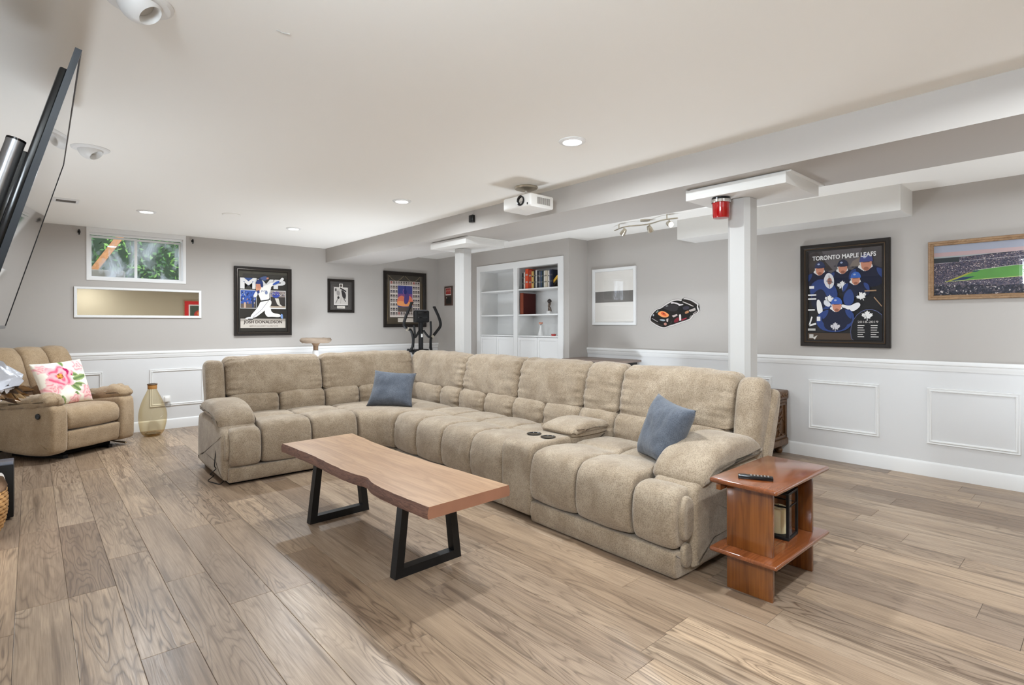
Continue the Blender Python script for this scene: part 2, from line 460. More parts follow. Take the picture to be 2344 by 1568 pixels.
# ---------------------------------------------------------------- windows
def window(name, w, h, depth, label, two=True):
    """local: x 0..w, z 0..h, y 0 (room face) .. depth (outside)"""
    o = bpy.data.objects.new(name, None); C.objects.link(o); o['kind'] = 'structure'; o['label'] = label
    f = MB(); c = .022
    f.box(-.006, c, -.008, depth, -.006, h - .001).box(w - c, w + .006, -.008, depth, -.006, h - .001).box(c, w - c, -.008, depth, -.006, c).box(c, w - c, -.008, depth, h - .05, h - .001)
    f.build('window_frame', M['white'], o)
    yg = depth * .62
    bx('head_rail', M['white'], o, c, w - c, .01, .055, h - .075, h - .05, bev=.004)
    xs = [(c, w * .5 - .005, yg), (w * .5 - .02, w - c, yg + .018)]
    for x0, x1, yy in xs:
        s = MB(); t = .022
        s.box(x0, x0 + t, yy, yy + .018, c, h - .075).box(x1 - t, x1, yy, yy + .018, c, h - .075).box(x0 + t, x1 - t, yy, yy + .018, c, c + t).box(x0 + t, x1 - t, yy, yy + .018, h - .075 - t, h - .075)
        sa = s.build('sash', M['white'], o)
        MB().box(x0 + t, x1 - t, yy + .007, yy + .010, c + t, h - .075 - t).build('pane', M['hazypane'], sa)
    return o
w1 = window('window_1', WX1 - WX0, ZC - WZ0, T, 'white two pane basement window high on the far wall'); w1.location = (WX0, YB, WZ0)
w2 = window('window_2', LY1 - LY0, LZ1 - LZ0, T, 'small white basement window above the television'); w2.location = (XL, LY0, LZ0); w2.rotation_euler = (0, 0, PI / 2)

# ---------------------------------------------------------------- posts under the beam
def post(y, label, flat):
    o = bpy.data.objects.new('post', None); C.objects.link(o); o['kind'] = 'structure'; o['label'] = label
    o.location = (3.395, y, 0)
    r, c = .072, .026
    octa = [(-r + c, -r), (r - c, -r), (r, -r + c), (r, r - c), (r - c, r), (-r + c, r), (-r, r - c), (-r, -r + c)]
    m = MB().ring([[Vector((a, b, z)) for a, b in octa] for z in (0, ZB - .075)])
    m.build('shaft', M['post'], o)
    m = MB().box(-.09, .09, -.09, .09, 0, .12, bev=.004); m.build('plinth', M['post'], o)
    m = MB().box(-.235, .26, -.36, .26, ZB - .073, ZB - .008, bev=.002); m.build('head_plate', M['plate'], o)
    m = MB().box(-.215, .30, -.38, .24, ZB - .008, ZB, bev=.001); m.build('backing_board', M['plate'], o)
    return o
post(1.605, 'white chamfered post rising behind the sofa arm, red beacon on its plate', 0)
post(4.59, 'white chamfered post standing in front of the bookcase', 1)

# ---------------------------------------------------------------- outside the back window
hd = MB(); rr = random.Random(3)
for i in range(5200):
    p = Vector((rr.uniform(-1.0, 4.2), rr.gauss(9.9, .30), rr.uniform(1.0, 3.7)))
    d = Vector((rr.gauss(0, 1), rr.gauss(-.6, 1), rr.gauss(.3, 1))).normalized(); e = d.orthogonal().normalized() * rr.uniform(.012, .03); l = d * rr.uniform(.05, .10)
    hd.mi = 0 if rr.random() < .55 else (1 if rr.random() < .7 else 2)
    hd.face([p, p + l * .5 + e, p + l, p + l * .5 - e])
hedge = hd.build('hedge_leaves', [pcol(66, 104, 48), pcol(112, 150, 70), pcol(40, 66, 36)], None, 0)
tag(hedge, 'green leafy hedge seen through the basement window', 'hedge', kind='stuff')
g = struct('ground', MB().box(-2.5, 6, YB + T, 12, 1.2, 1.62), plain('garden_soil', srgb(96, 86, 70), .95, var=.3), 'garden ground outside')
g2 = struct('hill', MB().box(-3, 7, 10.5, 10.7, 1.6, 4.2), plain('dark_shrub_bank', srgb(44, 62, 38), .95, var=.4))
cedar = wood('cedar_lumber', srgb(196, 140, 84), srgb(176, 118, 66), srgb(130, 82, 44), (3, 3, 8), .7)
deck = thing('deck_corner', 'orange brown timber deck underside seen through the basement window', 'deck', (0, 0, 0))
bx('joist', cedar, deck, -.7, 1.02, 8.35, 8.43, 2.42, 2.58); bx('joist', cedar, deck, -.7, 1.02, 8.85, 8.93, 2.42, 2.58)
for i in range(6): bx('deck_board', cedar, deck, -.7, 1.04, 8.15 + i * .15, 8.29 + i * .15, 2.58, 2.62)
MB().tube([(.52, 8.4, 1.78), (.92, 8.4, 2.44)], .05, 4).build('brace', cedar, deck)
bx('post_leg', cedar, deck, .38, .48, 8.36, 8.46, 1.62, 2.42)
sb = MB().box(.18, .86, 8.05, 8.3, 1.62, 1.86, bev=.02).build('stone_block', plain('rough_stone', srgb(120, 116, 104), .95, var=.35, bump=.6, bscale=40)); tag(sb, 'grey stone block lying outside the basement window', 'block')
fl = thing('garden_flower', 'pink flowering stem at the edge of the basement window', 'flower', (1.62, 8.35, 1.62))
st = MB().tube([(0, 0, 0), (.02, 0, .2), (0, 0, .44)], .006, 6).build('stem', pcol(70, 110, 50), fl)
for q, (dx, dz) in enumerate([(0, .44), (-.03, .40), (.03, .26), (-.02, .22)]):
    m = MB()
    for j in range(6):
        a = j * PI / 3; m.face([(dx, -.01, dz), (dx + .04 * math.cos(a - .4), -.02, dz + .04 * math.sin(a - .4)), (dx + .055 * math.cos(a), -.015, dz + .055 * math.sin(a)), (dx + .04 * math.cos(a + .4), -.02, dz + .04 * math.sin(a + .4))])
    m.build('blossom', pcol(214, 84, 136), fl, 0)

# ---------------------------------------------------------------- lamps
def pot_light(x, y, label, on=True, name='recessed_light'):
    o = thing(name, label, 'ceiling light', (x, y, ZC), group=None)
    m = MB().lathe([(.052, -.004), (.055, -.010), (.070, -.009), (.078, -.004), (.078, 0)], 32, cap=False); m.build('trim_ring', M['white'], o)
    MB().lathe([(.001, -.005), (.054, -.005)], 32, cap=True).build('lens', M['lamp_on'], o)
    if on:
        ld = bpy.data.lights.new('pot_lamp', 'AREA'); ld.shape = 'DISK'; ld.size = .10; ld.energy = POT_W * (.30 if x > 3 else 1); ld.color = POT_COL; ld.spread = R(172)
        lo = bpy.data.objects.new('pot_lamp', ld); C.objects.link(lo); lo.parent = o; lo.location = (0, 0, -.014)
    return o
pot_light(2.33, 2.096, 'lit recessed ceiling light nearest the camera, near the projector')
pot_light(2.365, 4.07, 'lit recessed ceiling light above the sofa seats, second along the beam')
pot_light(2.149, 6.009, 'lit recessed ceiling light nearest the batter poster')
pot_light(.801, 5.993, 'lit recessed ceiling light in front of the basement window')
pot_light(2.33, .15, 'lit recessed ceiling light overhead behind the camera')
pot_light(.95, -.9, 'lit recessed ceiling light behind the camera, towards the entry')
pot_light(4.35, .1, 'lit recessed ceiling light beyond the beam, beside the camera')
pot_light(3.5, -1.0, 'lit recessed ceiling light by the red framed picture')

def eyeball(x, y, label, yawd):
    o = thing('eyeball_light', label, 'ceiling light', (x, y, ZC), R(yawd))
    MB().lathe([(.056, -.003), (.060, -.010), (.085, -.010), (.095, -.004), (.096, 0)], 36, cap=False).build('trim_ring', M['white'], o)
    tilt = Matrix.Rotation(R(-38), 4, 'Y')
    pr = [(.064 * math.cos(R(t)), -.064 * math.sin(R(t))) for t in range(-20, 56, 5)]
    m = MB().lathe(pr, 32, m=tilt, cap=False); m.lathe([(pr[-1][0], pr[-1][1]), (.033, -.045), (.030, -.022), (.001, -.020)], 32, m=tilt, cap=False)
    m.build('eyeball', M['white'], o)
    MB().lathe([(.001, -.0225), (.029, -.0235)], 24, m=tilt).build('bulb_face', M['lamp_off'], o)
    return o
eyeball(.268, 2.125, 'unlit white eyeball ceiling light, the larger one overhead', -35)
eyeball(.267, 4.075, 'unlit white eyeball ceiling light beside the television top', -35)
d = thing('ceiling_speaker', 'flat round unlit white disc on the ceiling between two lit lights', 'ceiling disc', (1.431, 5.632, ZC))
MB().lathe([(.001, -.012), (.07, -.012), (.08, -.006), (.08, 0)], 32).build('grille', M['ceil'], d)
v = thing('ceiling_vent', 'small rectangular white ceiling air vent with grey louvres', 'vent', (.221, 5.878, ZC))
m = MB(); m.box(-.085, .085, -.075, -.055, -.012, 0).box(-.085, .085, .055, .075, -.012, 0).box(-.085, -.065, -.055, .055, -.012, 0).box(.065, .085, -.055, .055, -.012, 0); m.build('frame', M['white'], v)
bx('backing', M['grey'], v, -.065, .065, -.055, .055, -.003, 0)
for i in range(7): MB().box(-.065, .065, -.006, .006, -.0012, .0012, mat=Matrix.Translation((0, -.046 + i * .0153, -.007)) @ Matrix.Rotation(R(35), 4, 'X')).build('slat', M['grey'], v)
h = MB()
h.box(-.012, .012, -.008, .0, -.012, .012).tube([(0, -.004, .008), (0, -.02, .02), (.002, -.026, 0), (0, -.02, -.03), (0, -.012, -.022)], .006, 8)
h1 = h.build('curtain_bracket', M['black'], loc=(.382, YB, 2.19)); tag(h1, 'small black curtain bracket left of the basement window', 'bracket')
h2 = h1.copy(); C.objects.link(h2); h2.location = (1.437, YB, 2.195); tag(h2, 'small black curtain bracket on the poster side of the basement window', 'bracket')
mk = MB().tube([(-.022, 0, -.001), (0, .003, -.002), (.024, -.002, -.001)], .0025, 6).build('ceiling_scuff', M['lamp_off'], loc=(.679, 1.998, ZC)); tag(mk, 'thin dab of dried filler on the ceiling', 'mark')

# sensor on the beam
s = thing('wall_sensor', 'small black box mounted on the side of the beam', 'sensor', (XB1, 3.98, 2.174))
bx('housing', M['blackgloss'], s, -.032, 0, -.030, .030, -.034, .034, bev=.006)
bx('front_plate', M['black'], s, -.036, -.031, -.022, .022, -.024, .024, bev=.002)

# projector
p = thing('projector', 'white ceiling projector hanging from a round nickel mount beside the beam', 'projector', (2.80, 2.99, 0))
MB().lathe([(.001, ZC), (.085, ZC), (.092, ZC - .006), (.085, ZC - .016), (.05, ZC - .028), (.02, ZC - .032), (.001, ZC - .032)][::-1], 36, c=(.045, .045, 0)).build('ceiling_plate', M['nickel'], p)
m = MB().cyl((.045, .045, ZC - .03), (.045, .045, 2.165), .013, n=16); m.lathe([(.001, 2.19), (.020, 2.19), (.022, 2.182), (.020, 2.174), (.001, 2.174)], 20, c=(.045, .045, 0)); m.build('drop_tube', M['chrome'], p)
m = MB().box(.0, .09, .02, .07, 2.157, 2.172, bev=.004); m.tube([(-.02, .0, 2.160), (.045, .045, 2.168), (.11, .09, 2.160)], .007, 8); m.tube([(-.02, .09, 2.160), (.045, .045, 2.168), (.11, .0, 2.160)], .007, 8); m.build('bracket', M['black'], p)
MB().box(-.09, .155, -.145, .160, 2.062, 2.158, bev=.014, seg=3).build('body', M['plastic_white'], p)
q = Matrix.Rotation(R(-90), 4, 'Y')
m = MB().lathe([(.036, -.002), (.038, .010), (.030, .012), (.028, .004)], 28, c=(-.09, -.045, 2.112), m=q, cap=False); m.build('lens_ring', M['blackgloss'], p)
MB().lathe([(.001, .008), (.016, .006), (.028, .002)], 28, c=(-.09, -.045, 2.112), m=q).build('lens', M['chrome'], p)
MB().box(-.093, -.088, -.118, -.108, 2.074, 2.090, bev=.002).build('sensor_window', M['blackgloss'], p)
for i in range(13): bx('vent_slat', M['grey'], p, -.02 + i * .0105, -.0145 + i * .0105, -.1462, -.1440, 2.085, 2.135)
bx('underside_foot', M['plastic_white'], p, -.05, -.02, -.01, .02, 2.056, 2.063, bev=.002)

# red beacon under the plate
b = thing('warning_beacon', 'red rotating beacon hanging under the post plate', 'beacon', (3.235, 1.665, ZB - .073))
MB().lathe([(.001, 0), (.055, 0), (.056, -.016), (.001, -.016)][::-1], 32).build('base', M['blackgloss'], b)
MB().lathe([(.057, -.014), (.059, -.016), (.059, -.032), (.056, -.034)], 32, cap=False).build('clamp_ring', M['chrome'], b)
m = MB()
n = 48; prof = [(.052, -.032), (.050, -.06), (.049, -.118), (.045, -.128), (.001, -.131)]
m.ring([[Vector(((r + (.0012 if i % 2 else 0)) * math.cos(2 * PI * i / n), (r + (.0012 if i % 2 else 0)) * math.sin(2 * PI * i / n), z)) for i in range(n)] for r, z in prof], True, False, True)
m.build('lens_dome', M['red_lens'], b)

# track light
t = thing('track_light', 'curved nickel ceiling track with three small spotlights, one lit', 'ceiling light', (0, 0, 0))
rail = spline([(4.70, 3.62, 2.205), (4.60, 3.40, 2.205), (4.66, 3.18, 2.205), (4.58, 2.95, 2.205), (4.60, 2.80, 2.205)], 8)
MB().tube(rail, .007, 8).build('rail', M['nickel'], t)
for i in (4, 26): MB().cyl(rail[i], (rail[i][0], rail[i][1], ZC), .006, n=10).build('standoff', M['nickel'], t)
MB().lathe([(.001, 0), (.05, 0), (.05, -.012), (.001, -.016)][::-1], 28, c=(4.65, 3.2, ZC)).build('canopy', M['nickel'], t)
def spot(i, d, lit):
    p0 = Vector(rail[i]); d = Vector(d).normalized(); e = p0 + Vector((0, 0, -.045))
    m = MB().tube([p0, e], .006, 8)
    a, b_ = e - d * .028, e + d * .038
    m.cyl(a, e, .018, .026); m.cyl(e, b_, .026, .030)
    h = m.build('spot_head', M['nickel'], t)
    MB().cyl(b_, b_ + d * .0015, .025).build('bulb', M['lamp_on'] if lit else M['lamp_off'], h)
    if lit:
        ld = bpy.data.lights.new('track_lamp', 'SPOT'); ld.energy = 42; ld.spot_size = R(110); ld.spot_blend = .6; ld.shadow_soft_size = .025; ld.color = POT_COL
        lo = bpy.data.objects.new('track_lamp', ld); C.objects.link(lo); lo.parent = t; lo.location = b_ + d * .01
        lo.rotation_euler = d.to_track_quat('-Z', 'Y').to_euler()
spot(7, (.3, .8, -.6), False)
spot(17, (.5, -.1, -.8), False)
spot(27, (-.35, -.72, -.35), True)

# ---------------------------------------------------------------- upholstery
def sweep(mb, prof, w0, w1, nw=22, rnd=.04, puff=.0, wr=0.0, seed=0, sub=2, path=None, fall=.09, wtop=1.0, ends=(1, 1)):
    """closed side profile (depth, z) swept along width with rounded, gathered ends.
    path(w, d, z) -> Vector places it (default x=w, y=d)."""
    P = chaikin(prof, sub); n = len(P)
    A = sum(P[i][0] * P[(i + 1) % n][1] - P[(i + 1) % n][0] * P[i][1] for i in range(n))
    nr = []
    for i in range(n):
        a, b = P[i - 1], P[(i + 1) % n]
        t = Vector((b[0] - a[0], b[1] - a[1])).normalized()
        nr.append((t.y, -t.x) if A > 0 else (-t.y, t.x))
    arc = [0.0]
    for i in range(1, n): arc.append(arc[-1] + math.dist(P[i], P[i - 1]))
    path = path or (lambda w, d, z: Vector((w, d, z)))
    ws = []
    L = w1 - w0
    k = 5
    for i in range(k): ws.append(w0 + rnd * (1 - math.cos(PI / 2 * i / k)))
    mid = max(2, nw)
    for i in range(mid + 1): ws.append(w0 + rnd + (L - 2 * rnd) * i / mid)
    for i in range(k - 1, -1, -1): ws.append(w1 - rnd * (1 - math.cos(PI / 2 * i / k)))
    loops = []
    for w in ws:
        e0 = w - w0; e1 = w1 - w
        ins = 0.0
        if e0 < rnd and ends[0]: q = 1 - e0 / rnd; ins = rnd * (1 - math.sqrt(max(0, 1 - q * q)))
        if e1 < rnd and ends[1]: q = 1 - e1 / rnd; ins = max(ins, rnd * (1 - math.sqrt(max(0, 1 - q * q))))
        s = 2 * (w - w0) / L - 1
        off = puff * (1 - s * s) - ins
        de = min(e0, e1)
        lp = []
        for i, (d, z) in enumerate(P):
            o = off
            if wr:
                g = math.exp(-de / fall)
                v = noise.noise(Vector((arc[i] * 34 + seed * 7.3, (0 if e0 < e1 else 5) + w * 4, seed)))
                o += wr * g * v * min(1, de / (rnd * .6) + .25)
                o += wr * .35 * noise.noise(Vector((w * 9 + seed, d * 9, z * 9)))
            lp.append(path(w, d + nr[i][0] * o, z + nr[i][1] * o))
        loops.append(lp)
    for at in (0, -1):
        lp = loops[at]; cc = sum(lp, Vector()) / len(lp)
        extra = [[p.lerp(cc, q) for p in lp] for q in (.12, .5)]
        loops = extra[::-1] + loops if at == 0 else loops + extra
    mb.ring(loops)
    return mb

sofa = thing('sectional_sofa', 'large tan L shaped reclining sectional sofa with tufted seats and cup holder console', 'sofa', (0, 0, 0))
FL = M['sofa']
def frame(ox, oy, rz):
    m = Matrix.Translation((ox, oy, 0)) @ Matrix.Rotation(rz, 4, 'Z')
    return lambda w, d, z: m @ Vector((w, d, z))
LF = frame(1.06, 4.395, R(-.6))             # left run: width along +x
RF = frame(2.325, 4.15, R(-91.5))           # right run: width along -y, depth along +x
SEAT = [(.70, .30), (.70, .425), (.58, .438), (.40, .440), (.345, .424), (.29, .440), (.12, .447), (.035, .432), (.0, .385), (-.016, .30), (-.014, .20), (.008, .142), (.06, .138), (.20, .17), (.30, .26)]
BACKU = [(.728, .60), (.74, .572), (.80, .568), (.95, .60), (.98, .78), (.965, .87), (.92, .910), (.85, .912), (.785, .875), (.755, .78), (.732, .68)]
LUMB = [(.69, .40), (.70, .36), (.90, .38), (.92, .56), (.80, .592), (.735, .592), (.692, .56), (.678, .49)]
SKIRT = [(.012, .130), (.0, .125), (-.006, .08), (.004, .022), (.03, .018), (.30, .018), (.30, .13)]
def piece(name, prof, F, w0, w1, seed, wr=.006, rnd=.035, puff=.008, parent=sofa, nw=18, sub=2, **kw):
    m = MB(); sweep(m, prof, w0, w1, nw, rnd, puff, wr, seed, sub, F, **kw); return m.build(name, FL, parent, 180)
g = .0035
# seat pads
sd = 1
for F, spans in ((LF, ((.265, .655), (.655, 1.05))), (RF, ((.02, .385), (.385, .755), (.755, 1.125), (1.125, 1.49)))):
    for a, b in spans: piece('seat_cushion', SEAT, F, a + g, b - g, sd, .006, .024, .010); sd += 1
# the end recliner seat is wider in front
SEATR = [(d, z) for d, z in SEAT]
for a, b in ((1.775, 2.145), (2.145, 2.525)): piece('seat_cushion', [(d - (.022 if d < .3 else 0), z) for d, z in SEATR], RF, a + g, b - g, sd, .006, .024, .010); sd += 1
# front pads in front of the arms
ARMPAD = [(.22, .30), (.21, .385), (.14, .412), (.05, .415), (.0, .385), (-.016, .30), (-.014, .20), (.008, .142), (.06, .138), (.20, .16)]
piece('footrest_pad', [(d - .008, z) for d, z in ARMPAD], LF, .040, .262, sd, .004, .03, .006); sd += 1
piece('footrest_pad', [(d - .022, z) for d, z in ARMPAD], RF, 2.53, 2.775, sd, .004, .03, .006); sd += 1
# lower front panels
piece('front_panel', SKIRT, LF, .035, 1.05, sd, .003, .012, .0); sd += 1
piece('front_panel', SKIRT, RF, .02, .755, sd, .003, .012, .0); sd += 1
piece('front_panel', SKIRT, RF, .757, 1.49, sd, .003, .012, .0); sd += 1
piece('front_panel', [(d - .024, .128 + (z - .128) * 1.12) for d, z in SKIRT], RF, 1.775, 2.775, sd, .003, .012, .0); sd += 1
# corner wedge seat: front lip follows a short diagonal, back follows the L
def corner_path(F0, F1):
    A0, A1 = Vector((2.115, 4.385, 0)), Vector((2.31, 4.135, 0)); Bm = Vector((3.0, 5.08, 0)); B0, B1 = Vector((2.115, 5.08, 0)), Vector((3.0, 4.135, 0))
    def f(w, d, z):
        t = w
        a = A0.lerp(A1, t); a += Vector((.045, .04, 0)) * (4 * t * (1 - t))
        b = B0.lerp(Bm, t * 2) if t < .5 else Bm.lerp(B1, t * 2 - 1)
        q = d / .70
        if q < 0: u = (b - a).normalized(); p = a + u * d
        else: p = a.lerp(b, q)
        return Vector((p.x, p.y, z))
    return f
m = MB(); sweep(m, [(d, z + .0) for d, z in SEAT if not (.3 < d < .38)], 0.0, 1.0, 26, .06, .006, .004, 31, 2, corner_path(0, 1)); m.build('corner_seat', FL, sofa, 180)
m = MB(); sweep(m, SKIRT, 0.01, .99, 12, .012, 0, .002, 32, 1, corner_path(0, 1)); m.build('front_panel', FL, sofa, 180)
# backs
sd = 40
for F, a, b, rnd in ((LF, .185, 1.045, .05), (LF, 1.045, 2.065, .05), (RF, -1.07, -.035, .05), (RF, -.035, .755, .05), (RF, .755, 1.495, .05), (RF, 1.495, 1.825, .05), (RF, 1.825, 2.655, .055)):
    piece('back_cushion', BACKU, F, a + g, b - g, sd, .024, rnd, .012, nw=30, fall=.09, sub=3); sd += 1
for F, sp in ((LF, ((.20, .625), (.625, 1.05), (1.05, 1.40), (1.40, 1.96))), (RF, ((-.94, -.36), (-.36, -.03), (-.03, .365), (.365, .755), (.755, 1.125), (1.125, 1.495), (1.495, 1.825), (1.825, 2.22), (2.22, 2.63)))):
    for a, b in sp: piece('lumbar_cushion', LUMB, F, a + g, b - g, sd, .017, .035, .010, nw=20, fall=.06, sub=3); sd += 1
# wings beside the end backs
WING = [(.69, .46), (.75, .42), (.82, .44), (.915, .79), (.90, .865), (.84, .892), (.775, .875), (.738, .79)]
piece('wing', [(d, z) for d, z in WING], LF, .035, .185, 71, .008, .04, .006)
piece('wing', WING, RF, 2.66, 2.815, 72, .008, .045, .006)
piece('outer_back', [(.75, .45), (.80, .39), (.86, .43), (.975, .77), (.955, .825), (.89, .82)], RF, 2.69, 2.835, 73, .004, .03, 0)
# rear shells
SHELL = [(.84, .06), (.93, .06), (.98, .50), (.965, .82), (.93, .84), (.88, .76)]
piece('rear_shell', SHELL, LF, .06, 1.96, 74, .003, .03, 0, nw=12)
piece('rear_shell', SHELL, RF, -.88, 2.76, 75, .003, .03, 0, nw=18)
# arms: body + pillow top
ARMB = [(.12, .035), (.095, .038), (.09, .06), (.09, .36), (.105, .42), (.20, .455), (.75, .47), (.86, .44), (.87, .08), (.85, .035)]
ARMBL = [(.06, .035), (.035, .038), (.03, .06), (.03, .36), (.05, .40), (.20, .45), (.75, .47), (.86, .44), (.87, .08), (.85, .035)]
piece('arm_body', ARMBL, LF, -.005, .262, 76, .003, .035, .004)
piece('arm_body', ARMB, RF, 2.555, 2.812, 77, .003, .03, .002)
ARMP = [(.165, .40), (.140, .415), (.145, .465), (.21, .530), (.34, .582), (.50, .602), (.66, .588), (.76, .535), (.77, .475), (.60, .465), (.38, .462), (.24, .445)]
piece('arm_pillow', ARMP, RF, 2.52, 2.828, 78, .007, .045, .010, nw=20)
ARMPL = [(.155, .405), (.130, .42), (.135, .475), (.20, .535), (.34, .575), (.50, .59), (.66, .58), (.76, .54), (.77, .48), (.60, .465), (.38, .46), (.24, .445)]
piece('arm_pillow', ARMPL, LF, -.015, .268, 79, .007, .05, .010, nw=20)
# rolled end pieces beside the footrests
ROLL = [(.01, .20), (.0, .30), (.02, .375), (.07, .39), (.11, .35), (.115, .25), (.09, .19), (.04, .175)]
piece('footrest_roll', ROLL, RF, 2.765, 2.80, 80, .002, .015, .0, nw=4)
piece('footrest_roll', [(.03, .045), (.02, .16), (.09, .165), (.10, .05)], RF, 2.765, 2.795, 81, .001, .012, 0, nw=4)
piece('footrest_roll', ROLL, LF, .012, .045, 82, .002, .013, .0, nw=4)
# console
CONS = [(.02, .03), (-.016, .032), (-.022, .06), (-.022, .42), (.0, .455), (.05, .472), (.42, .472), (.66, .472), (.70, .46), (.70, .06), (.66, .03)]
con = piece('console', CONS, RF, 1.492, 1.772, 83, .001, .022, .0)
for wv in (1.567, 1.70):
    for c0, r0, r1, z0, z1, mm in ((0, .036, .036, 0, 0, 0),):
        q = RF(wv, .20, .4748)
        o = MB().lathe([(.047, 0), (.049, .0035), (.044, .004), (.040, .002), (.039, .0005), (.001, .0005)], 28, c=q, cap=False).build('cup_holder', M['blackgloss'], con)
LID = [(.33, .478), (.325, .50), (.36, .525), (.50, .550), (.62, .545), (.69, .53), (.70, .49), (.66, .477)]
piece('console_lid', LID, RF, 1.485, 1.80, 84, .004, .035, .006, parent=con)
bo = MB(); sweep(bo, [(.34, .46), (.34, .490), (.69, .490), (.69, .46)], 1.50, 1.785, 3, .006, 0, 0, 0, 1, RF); bo.build('console_box', FL, con, 180)
# dark base under everything
bb = MB()
for F, a, b in ((LF, .05, 1.1), (RF, -.1, 2.72)):
    lo = [F(a, .06, 0), F(b, .06, 0), F(b, .86, 0), F(a, .86, 0)]
    bb.ring([lo, [p + Vector((0, 0, .12)) for p in lo]])
bb.build('base', M['darkfabric'], sofa)
cb = MB().tube(spline([(1.062, 4.62, .25), (1.045, 4.60, .13), (1.055, 4.60, .10), (1.02, 4.62, .06), (1.04, 4.60, .05), (1.015, 4.66, .004), (1.03, 4.58, .004), (1.06, 4.50, .004), (1.10, 4.52, .03)], 6), .0035, 6).build('power_cord', M['black'], sofa)

# ---------------------------------------------------------------- loose cushions
def pillow(name, label, TL, TR, BR, BL, th, mat, group=None, n=26, colour=None, seed=0, pinch=.05):
    TL, TR, BR, BL = map(Vector, (TL, TR, BR, BL))
    nrm = ((TR - TL).cross(BL - TL)).normalized()
    bm = bmesh.new(); rows = {}
    c = (TL + TR + BR + BL) / 4
    def pt(u, v, side):
        a, b = 2 * u - 1, 2 * v - 1
        uu = u - pinch * a * (1 - b * b) * .9 * abs(a); vv = v - pinch * b * (1 - a * a) * .9 * abs(b)
        p = TL.lerp(TR, uu).lerp(BL.lerp(BR, uu), vv)
        e = max(0, (1 - a ** 4) * (1 - b ** 4)) ** .62
        w = noise.noise(Vector((u * 5 + seed, v * 5, seed))) * .10 + noise.noise(Vector((u * 14, v * 3 + seed, seed))) * .05
        return p + nrm * side * th * .5 * e * (1 + w)
    V_ = [[[bm.verts.new(pt(i / n, j / n, s)) for j in range(n + 1)] for i in range(n + 1)] for s in (1, -1)]
    lay = bm.loops.layers.float_color.new('print') if colour else None
    for k, s in enumerate((1, -1)):
        for i in range(n):
            for j in range(n):
                q = [(i, j), (i + 1, j), (i + 1, j + 1), (i, j + 1)]
                f = bm.faces.new([V_[k][a][b] for a, b in q])
                if lay:
                    for lp, (a, b) in zip(f.loops, q): lp[lay] = colour(a / n, b / n)
    bmesh.ops.remove_doubles(bm, verts=bm.verts, dist=.0004)
    bmesh.ops.recalc_face_normals(bm, faces=bm.faces)
    org = Vector((c.x, c.y, min(BL.z, BR.z)))
    bmesh.ops.translate(bm, verts=bm.verts, vec=-org)
    me = bpy.data.meshes.new(name); bm.to_mesh(me); bm.free(); me.materials.append(mat); me.shade_smooth()
    o = bpy.data.objects.new(name, me); C.objects.link(o); o.location = org
    return tag(o, label, 'cushion', group)
pillow('throw_pillow', 'blue grey throw pillow standing in the inner corner of the sectional', (2.455, 4.735, .765), (2.745, 4.46, .735), (2.60, 4.30, .445), (2.31, 4.63, .445), .15, M['bluegrey'], 'blue grey throw pillows', seed=1)
pillow('throw_pillow', 'blue grey throw pillow leaning beside the big pillow topped sofa arm', (2.80, 1.835, .785), (2.60, 1.475, .745), (2.50, 1.60, .44), (2.70, 1.915, .425), .15, M['bluegrey'], 'blue grey throw pillows', seed=4)

# ---------------------------------------------------------------- coffee table
t = thing('coffee_table', 'live edge wooden slab coffee table on two black trapezoid legs', 'table', (1.455, 2.76, 0), R(1.5))
ZT = .435; TH = .052
hw = .82
bnd_l, bnd_r = [], []
N_ = 44
for i in range(N_ + 1):
    s = i / N_; y = -hw - .01 + (2 * hw + .02) * s
    l = -.225 - .018 * math.sin(s * 5.0 + .6) - .014 * s + .030 * math.exp(-((s - .36) / .07) ** 2) + .007 * noise.noise(Vector((s * 16, 0, 1))) + .004 * noise.noise(Vector((s * 45, 0, 2)))
    r = .205 + .020 * math.sin(s * 4.0 + 2.2) + .055 * s ** 2 + .006 * noise.noise(Vector((s * 12, 3, 1)))
    bnd_l.append((l, y)); bnd_r.append((r, y))
m = MB()
def rows(dz, ins):
    return [Vector((x + ins, y, ZT - dz)) for x, y in bnd_l], [Vector((x - ins, y, ZT - dz)) for x, y in bnd_r]
l0, r0 = rows(0, 0.002); l1, r1 = rows(.012, -.003); l1b, r1b = rows(.034, -.007); l2, r2 = rows(TH, -.002)
for k_, lp in enumerate((l1, l1b, r1, r1b)):
    for i_, p_ in enumerate(lp): p_.x += .005 * noise.noise(Vector((i_ * .9, k_ * 3, 4)))
def strip(a, b, mi):
    m.mi = mi
    va, vb = [m.bm.verts.new(p) for p in a], [m.bm.verts.new(p) for p in b]
    for i in range(len(a) - 1):
        f = m.bm.faces.new((va[i], va[i + 1], vb[i + 1], vb[i])); f.material_index = mi
strip(l0, r0, 0); strip(l0, l1, 1); strip(l1, l1b, 1); strip(l1b, l2, 1); strip(r0, r1, 1); strip(r1, r1b, 1); strip(r1b, r2, 1); strip(l2, r2, 0)
for e in (0, -1):
    m.mi = 2; m.face([l0[e], l1[e], l1b[e], l2[e], r2[e], r1b[e], r1[e], r0[e]])
bmesh.ops.remove_doubles(m.bm, verts=m.bm.verts, dist=.0002)
m.build('slab_top', [M['slab'], M['bark'], plain('slab_end_grain', srgb(150, 104, 80), .6, var=.2)], t, 40)
